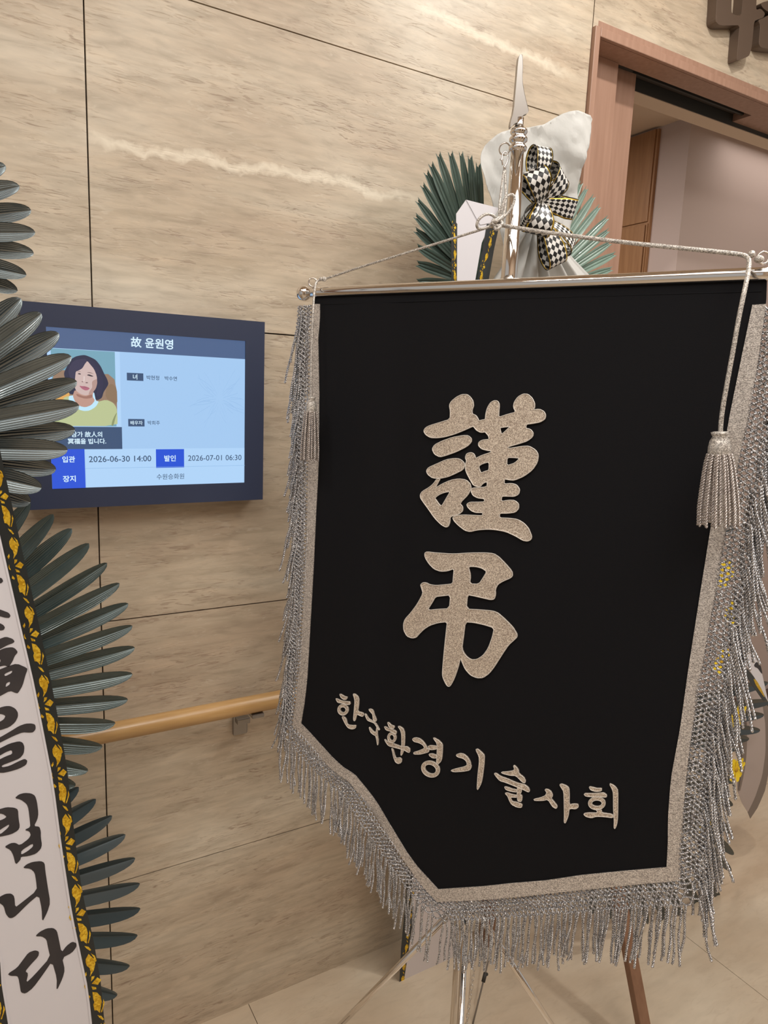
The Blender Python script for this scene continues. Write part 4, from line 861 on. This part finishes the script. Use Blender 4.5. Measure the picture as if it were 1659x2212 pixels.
for (tx, ty, bx2, by2, yt, yb, ztop) in ((1290, 1700, 1372, 2060, -.42, -.50, 0),):
    A_ = at_y(1318, 1800, -.42); B_ = at_y(1374, 2100, -.535); dd = (B_-A_).normalized(); t_ = -B_.z/dd.z; Fp = B_ + dd*t_; Tt = A_ - dd*(.9)
    sd = Vector((1, 0, 0)); hw = .0165
    V = [Tt-sd*hw, Tt+sd*hw, Fp+sd*hw, Fp-sd*hw]; V += [v + Vector((0, .02, 0)) for v in V]
    bev(part('easel_leg', (V, [(0, 3, 2, 1), (4, 5, 6, 7), (0, 1, 5, 4), (1, 2, 6, 5), (2, 3, 7, 6), (3, 0, 4, 7)]), M_EASEL, bw), .002)
rod0, rod1 = at_y(1046, 2112, -.28), at_y(1021, 2216, -.315); rod1.z = max(rod1.z, 0)
rdn = (rod1-rod0).normalized()
rd = part('prop_rod', tube([rod0 - rdn*.5, rod0, rod1], .0022, 8), M_STEEL, bw, True)
part('rod_clip', join(tube([rod0 - rdn*.012, rod0 + rdn*.010], .005, 10), sphere(rod0 - rdn*.006 + Vector((.006, 0, 0)), .004, 10)), M_DARK, rd, True)

# tissue sheets
def sheet(outline_px, y, m, name, parent, amp=.012, seed=1, nx=34, label=None, freq=18):
    pl = wallplane(y); pts = [pl.px(*p) for p in outline_px]; pts = chaikin(pts, 1)
    us = [p[0] for p in pts]; vs = [p[1] for p in pts]; u0, u1, v0, v1 = min(us), max(us), min(vs), max(vs)
    bm = bmesh.new(); vv = [bm.verts.new((p[0], p[1], 0)) for p in pts]; f = bm.faces.new(vv)
    bmesh.ops.triangulate(bm, faces=[f])
    for k in range(nx):
        for ax_, lo, hi in ((0, u0, u1), (1, v0, v1)):
            c = lo + (hi-lo)*(k+.5)/nx; co = (c, 0, 0) if ax_ == 0 else (0, c, 0); no = (1, 0, 0) if ax_ == 0 else (0, 1, 0)
            bmesh.ops.bisect_plane(bm, geom=bm.verts[:]+bm.edges[:]+bm.faces[:], plane_co=co, plane_no=no)
    from mathutils import noise as nz
    for v in bm.verts:
        u_, w_ = v.co.x, v.co.y
        q = nz.noise(Vector((u_*freq, w_*freq*.8, seed))) + .45*abs(nz.noise(Vector((u_*freq*2.3, w_*freq*2, seed+5)))) 
        p = pl.w(u_, w_, amp*q); v.co = p
    bmesh.ops.recalc_face_normals(bm, faces=bm.faces)
    me = bpy.data.meshes.new(name); bm.to_mesh(me); bm.free(); me.materials.append(m); me.polygons.foreach_set('use_smooth', [True]*len(me.polygons))
    o = link(name, me, parent, label); so = o.modifiers.new('thick', 'SOLIDIFY'); so.thickness = .0006; return o
tp = thing('tissue_wrap', at_y(1150, 500, -.24), 'crumpled white tissue paper wrap rising behind the checkered bow', 'paper wrap')
sheet(C2([(590, 770), (640, 690), (720, 620), (840, 590), (950, 582), (1050, 560), (1130, 510), (1200, 472), (1290, 466), (1395, 505), (1385, 590), (1345, 720), (1310, 830), (1300, 900), (1302, 1000), (1300, 1100), (1265, 1330), (1180, 1500), (760, 1500), (700, 1250), (650, 1080), (600, 970), (575, 870)]), YW-.02, M_PAPER, 'upper_sheet', tp, .026, 3, freq=11)
# gathered skirt of the wrap: pleats radiating from the tie point
def skirt(cx_, cy_, tips, y, m, name, parent, amp=.014, npl=9):
    pl = wallplane(y); c = pl.px(cx_, cy_); e = rs([pl.px(*t) for t in tips], 61); V, Fc = [], []; nr = 22
    for j in range(nr):
        q = .04 + .96*j/(nr-1)
        for i in range(61):
            u_ = c[0]+(e[i][0]-c[0])*q; v_ = c[1]+(e[i][1]-c[1])*q
            V.append(pl.w(u_, v_, amp*math.sin(i/60*npl*2*math.pi + math.sin(i*.4))*min(1, q*1.5) + .012*(1-q)))
    for j in range(nr-1):
        for i in range(60): a = j*61+i; Fc.append((a, a+1, a+62, a+61))
    o = part(name, (V, Fc), m, parent, True); so = o.modifiers.new('thick', 'SOLIDIFY'); so.thickness = .0006; return o
skirt(1150, 470, [(1040, 640), (1110, 650), (1190, 650), (1275, 640), (1285, 600)], YW-.035, M_PAPER, 'gathered_skirt', tp, .010, 6)

# folded white ribbon behind the pole, its borders, and where it hangs out below
PW = wallplane(-0.262)
wr = thing('mourning_ribbon', PW.at(1000, 600), 'folded white ribbon with gold and black borders just left of the chrome pole', 'ribbon')
def psl(pl, pts, n0, n1, it=0): return slab([chaikin([pl.px(*p) for p in pts], it) if it else [pl.px(*p) for p in pts]], pl, n0, n1)
part('white_panel', psl(PW, [(985, 462), (1006, 432), (1030, 440), (1077, 450), (1060, 478), (1040, 525), (1020, 640), (985, 640)], 0, .001), M_SATIN, wr)
part('folded_corner', psl(PW, [(1006, 432), (1077, 450), (1058, 482), (1036, 486), (1030, 476)], .0012, .0022), M_SATIN, wr)
b1_ = part('border', psl(PW, [(974, 492), (982, 478), (987, 484), (986, 640), (975, 640)], .0002, .0012), M_SATINB, wr)
b2_ = part('border', psl(PW, [(1051, 484), (1077, 488), (1066, 538), (1048, 640), (1024, 640), (1040, 545)], .0014, .0022), M_SATINB, wr)
def small_gold(parent, pl, cs, n0, sc_=1.0, flip=1):
    C = [np.array(pl.px(*c)) for c in cs]
    for k in range(len(C)-1):
        t = C[k+1]-C[k]; L_ = np.linalg.norm(t); t /= L_; n = np.array([-t[1], t[0]])*flip; gs = []
        for q in MOTIF: gs.append(slab([[tuple(C[k]+t*a*L_+n*b*L_*sc_) for a, b in q]], pl, n0, n0+.0003))
        part('gold_motif', join(*gs), M_GOLD, parent)
small_gold(b1_, PW, [(982, 492), (983, 573), (983, 654)], .0013, .8)
small_gold(b2_, PW, [(1064, 505), (1044, 577), (1028, 650)], .0023, .9)
PW2 = wallplane(-0.12)
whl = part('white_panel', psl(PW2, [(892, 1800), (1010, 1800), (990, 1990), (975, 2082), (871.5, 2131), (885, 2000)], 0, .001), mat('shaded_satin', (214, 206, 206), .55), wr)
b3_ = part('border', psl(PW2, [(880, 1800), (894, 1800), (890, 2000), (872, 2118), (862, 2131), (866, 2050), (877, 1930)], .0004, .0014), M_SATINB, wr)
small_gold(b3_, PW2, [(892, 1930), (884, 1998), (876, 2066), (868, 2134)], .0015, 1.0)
part('ribbon_run', strip([PW.at(985, 636), PW2.at(880, 1802)], [PW.at(1048, 636), PW2.at(1010, 1802)], .001, NY), M_SATIN, wr)

# right-hand ribbons at the picture edge
PX2 = wallplane(-0.35)
rr_ = thing('mourning_ribbon', PX2.at(1640, 1480), 'narrow tip of white ribbon with black lettering poking out right of the fringe', 'ribbon')
wp = part('white_panel', psl(PX2, [(1560, 1330), (1600, 1350), (1640, 1430), (1659, 1516), (1630, 1465), (1600, 1420)], 0, .001), M_SATIN, rr_)
part('brush_stroke', psl(PX2, [(1628, 1436), (1633, 1429), (1641, 1434), (1644, 1444), (1646, 1456), (1642, 1452), (1636, 1443), (1629, 1440)], .0011, .0014, 1), M_INK, wp)
bq = part('border', psl(PX2, [(1597, 1425), (1628, 1462), (1655, 1512), (1648, 1514), (1620, 1474), (1598, 1440)], .0002, .0012), M_SATINB, rr_)
part('gold_motif', psl(PX2, [(1626, 1465), (1634, 1470), (1646, 1492), (1652, 1508), (1640, 1492), (1632, 1480)], .0013, .0016, 1), M_GOLD, bq)
PX3 = wallplane(-0.245)
def tail(w_, pts_l, pts_r, bow, m):
    A_ = rs([PX3.px(*p) for p in pts_l], 24); B_ = rs([PX3.px(*p) for p in pts_r], 24)
    return strip([PX3.w(a[0], a[1], bow*math.sin(i/23*2.2)) for i, a in enumerate(A_)], [PX3.w(a[0], a[1], bow*math.sin(i/23*2.2)) for i, a in enumerate(B_)], .0008, NY)
M_GREY = mat('ribbon_reverse', (178, 164, 158), .6); M_GREYD = mat('ribbon_reverse_border', (128, 116, 108), .6)
tl = thing('ribbon_tail', PX3.at(1620, 1650), 'pinkish grey reverse of a ribbon tail with pointed end right of the fringe', 'ribbon')
part('panel', tail(0, [(1590, 1480), (1585, 1560), (1582, 1640), (1580, 1700), (1592, 1730), (1605, 1748)], [(1640, 1480), (1645, 1560), (1642, 1620), (1634, 1670), (1620, 1715), (1606, 1749)], .02, M_GREY), M_GREY, tl)
part('border', tail(0, [(1640, 1480), (1645, 1560), (1642, 1620), (1634, 1670), (1620, 1715), (1605, 1748)], [(1652, 1480), (1655, 1560), (1652, 1640), (1641, 1700), (1626, 1738), (1611, 1763)], .02, M_GREYD), M_GREYD, tl)
part('border', tail(0, [(1596, 1480), (1590, 1560), (1585, 1620), (1581, 1700)], [(1606, 1480), (1600, 1560), (1592, 1640), (1584, 1700)], .03, M_GREYD), M_GREYD, tl)

# yellow flowers tucked in the lower fans
FL = [(1565, 1240), (1585, 1320), (1592, 1546), (1590, 1662), (1560, 1430), (1520, 1800), (1545, 1720)]
def flower(px, py, y, r, lab, n=11):
    c = at_y(px, py, y); o = thing('yellow_flower', c, lab, 'flower', 'yellow flowers glimpsed behind the fringe')
    part('flower_center', sphere(c, r*.22, 10, NY, .6), mat('flower_heart', (190, 150, 30), .8), o, True)
    for k in range(n):
        t = 2*math.pi*k/n + px; d = Vector((math.cos(t), 0, math.sin(t))); T_ = c + d*r + Vector((0, random.uniform(-.006, .002), 0))
        part('petal', leaf_geo(c + d*r*.12, T_, r*.42, NY, 0, .2, 0, nl=7, nc=5, wmax=.6), M_YEL, o, True)
FLL = ['yellow flower seen through the upper right fringe net', 'second yellow flower from the top behind the right fringe', 'yellow petals poking out beside the dark leaves right of the fringe', 'yellow petals poking out over the grey ribbon tail right of the fringe',
       'yellow flower hidden behind the middle of the right fringe', 'lowest yellow flower glimpsed through the right fringe net', 'yellow flower glimpsed through the net just above the lowest one']
for (x, y), lb in zip(FL, FLL): flower(x, y, -.365, .040, lb)

# ------------------------------------------------------------------ checkered bow
def bow_mat():
    m = bpy.data.materials.new('harlequin_ribbon'); m.use_nodes = True; N, L, B = nm(m)
    uv = N.new('ShaderNodeUVMap'); sp = N.new('ShaderNodeSeparateXYZ'); L.new(uv.outputs[0], sp.inputs[0])
    def M_(op, a, b=None):
        q = N.new('ShaderNodeMath'); q.operation = op
        for i, s in enumerate((a, b)):
            if s is None: continue
            if isinstance(s, (int, float)): q.inputs[i].default_value = s
            else: L.new(s, q.inputs[i])
        return q.outputs[0]
    u = M_('MULTIPLY', sp.outputs[0], 1.0); v = M_('MULTIPLY', sp.outputs[1], 4.0)
    a = M_('FLOOR', M_('ADD', u, v)); b = M_('FLOOR', M_('SUBTRACT', u, v))
    k = M_('ABSOLUTE', M_('MODULO', M_('ADD', a, b), 2.0))
    mx = N.new('ShaderNodeMix'); mx.data_type = 'RGBA'; L.new(k, mx.inputs[0]); mx.inputs[6].default_value = lin((228, 226, 222)); mx.inputs[7].default_value = lin((22, 22, 24))
    e = M_('ABSOLUTE', M_('SUBTRACT', sp.outputs[1], 0.5))
    g1 = M_('GREATER_THAN', e, 0.445)
    m2 = N.new('ShaderNodeMix'); m2.data_type = 'RGBA'; L.new(g1, m2.inputs[0]); L.new(mx.outputs[2], m2.inputs[6]); m2.inputs[7].default_value = lin((208, 172, 60))
    L.new(m2.outputs[2], B.inputs['Base Color']); B.inputs['Roughness'].default_value = .42; L.new(M_('MULTIPLY', g1, .7), B.inputs['Metallic']); return m
M_BOW = bow_mat(); M_WIRE = mat('bow_edge_wire', (20, 20, 20), .4)
bo = thing('checkered_bow', at_y(1167, 441, -.30), 'black and white harlequin ribbon bow with gold edges on white tissue', 'bow')
def bow_loop(c, tip, bulge, wdir, wd, tilt=0.25, tailed=False):
    YB = -.285; C_ = at_y(c[0], c[1], YB-.01); T_ = at_y(tip[0], tip[1], YB-.015); ax = (T_-C_); L_ = ax.length; ax.normalize()
    wv = Vector((wdir[0], wdir[1], wdir[2])); wv = (wv - ax*wv.dot(ax)).normalized(); nb = ax.cross(wv).normalized()
    if nb.dot(NY) < 0: nb = -nb
    n = 34; V, UV, Fc = [], [], []; acc = 0; prev = None; nw = 6
    for i in range(n):
        t = i/(n-1)*2*math.pi
        if tailed: p = C_ + ax*(L_*i/(n-1)) + nb*(bulge*math.sin(i/(n-1)*2.6))
        else: p = C_ + ax*(L_*.5*(1-math.cos(t))) + nb*(bulge*math.sin(t)*(.45+.55*(1-math.cos(t))/2)) 
        if prev is not None: acc += (p-prev).length
        prev = p; pin = .45 + .55*min(1, 1.6*(1-math.cos(t))/2) if not tailed else min(1, .4+2.2*i/(n-1))
        for k in range(nw+1):
            s = k/nw - .5; V.append(p + wv*(s*wd*pin)); UV.append((acc/wd*3.2, k/nw))
    for i in range(n-1):
        for k in range(nw): a = i*(nw+1)+k; Fc.append((a, a+1, a+nw+2, a+nw+1))
    me = mesh('bow_loop', V, Fc, M_BOW, True); ul = me.uv_layers.new(name='UVMap')
    for lp in me.loops: ul.data[lp.index].uv = UV[lp.vertex_index]
    o = link('bow_loop', me, bo); so = o.modifiers.new('thick', 'SOLIDIFY'); so.thickness = .0008
    e1 = [V[i*(nw+1)] for i in range(n)]; e2 = [V[i*(nw+1)+nw] for i in range(n)]
    part('edge_wire', join(tube([tuple(v) for v in e1], .0009, 5), tube([tuple(v) for v in e2], .0009, 5)), M_WIRE, o, True)
K_ = (1166, 437)
bow_loop((1158, 410), (1168, 316), .026, (1, -.15, .45), .038)
bow_loop(K_, (1148, 366), .036, (1, -.35, .2), .052)
bow_loop(K_, (1204, 366), .036, (1, .3, -.2), .052)
bow_loop(K_, (1240, 452), .022, (.1, -.4, 1), .040)
bow_loop(K_, (1132, 482), .016, (.4, -.4, .9), .030)
bow_loop((1170, 440), (1158, 505), .028, (1, -.4, .1), .054)
bow_loop((1172, 480), (1202, 574), .022, (1, -.2, .25), .046)
bow_loop((1185, 480), (1234, 540), .020, (1, .3, .45), .036)

print('objects', len(bpy.data.objects), 'tris', sum(len(o.data.polygons)*2 for o in bpy.data.objects if o.type == 'MESH'))
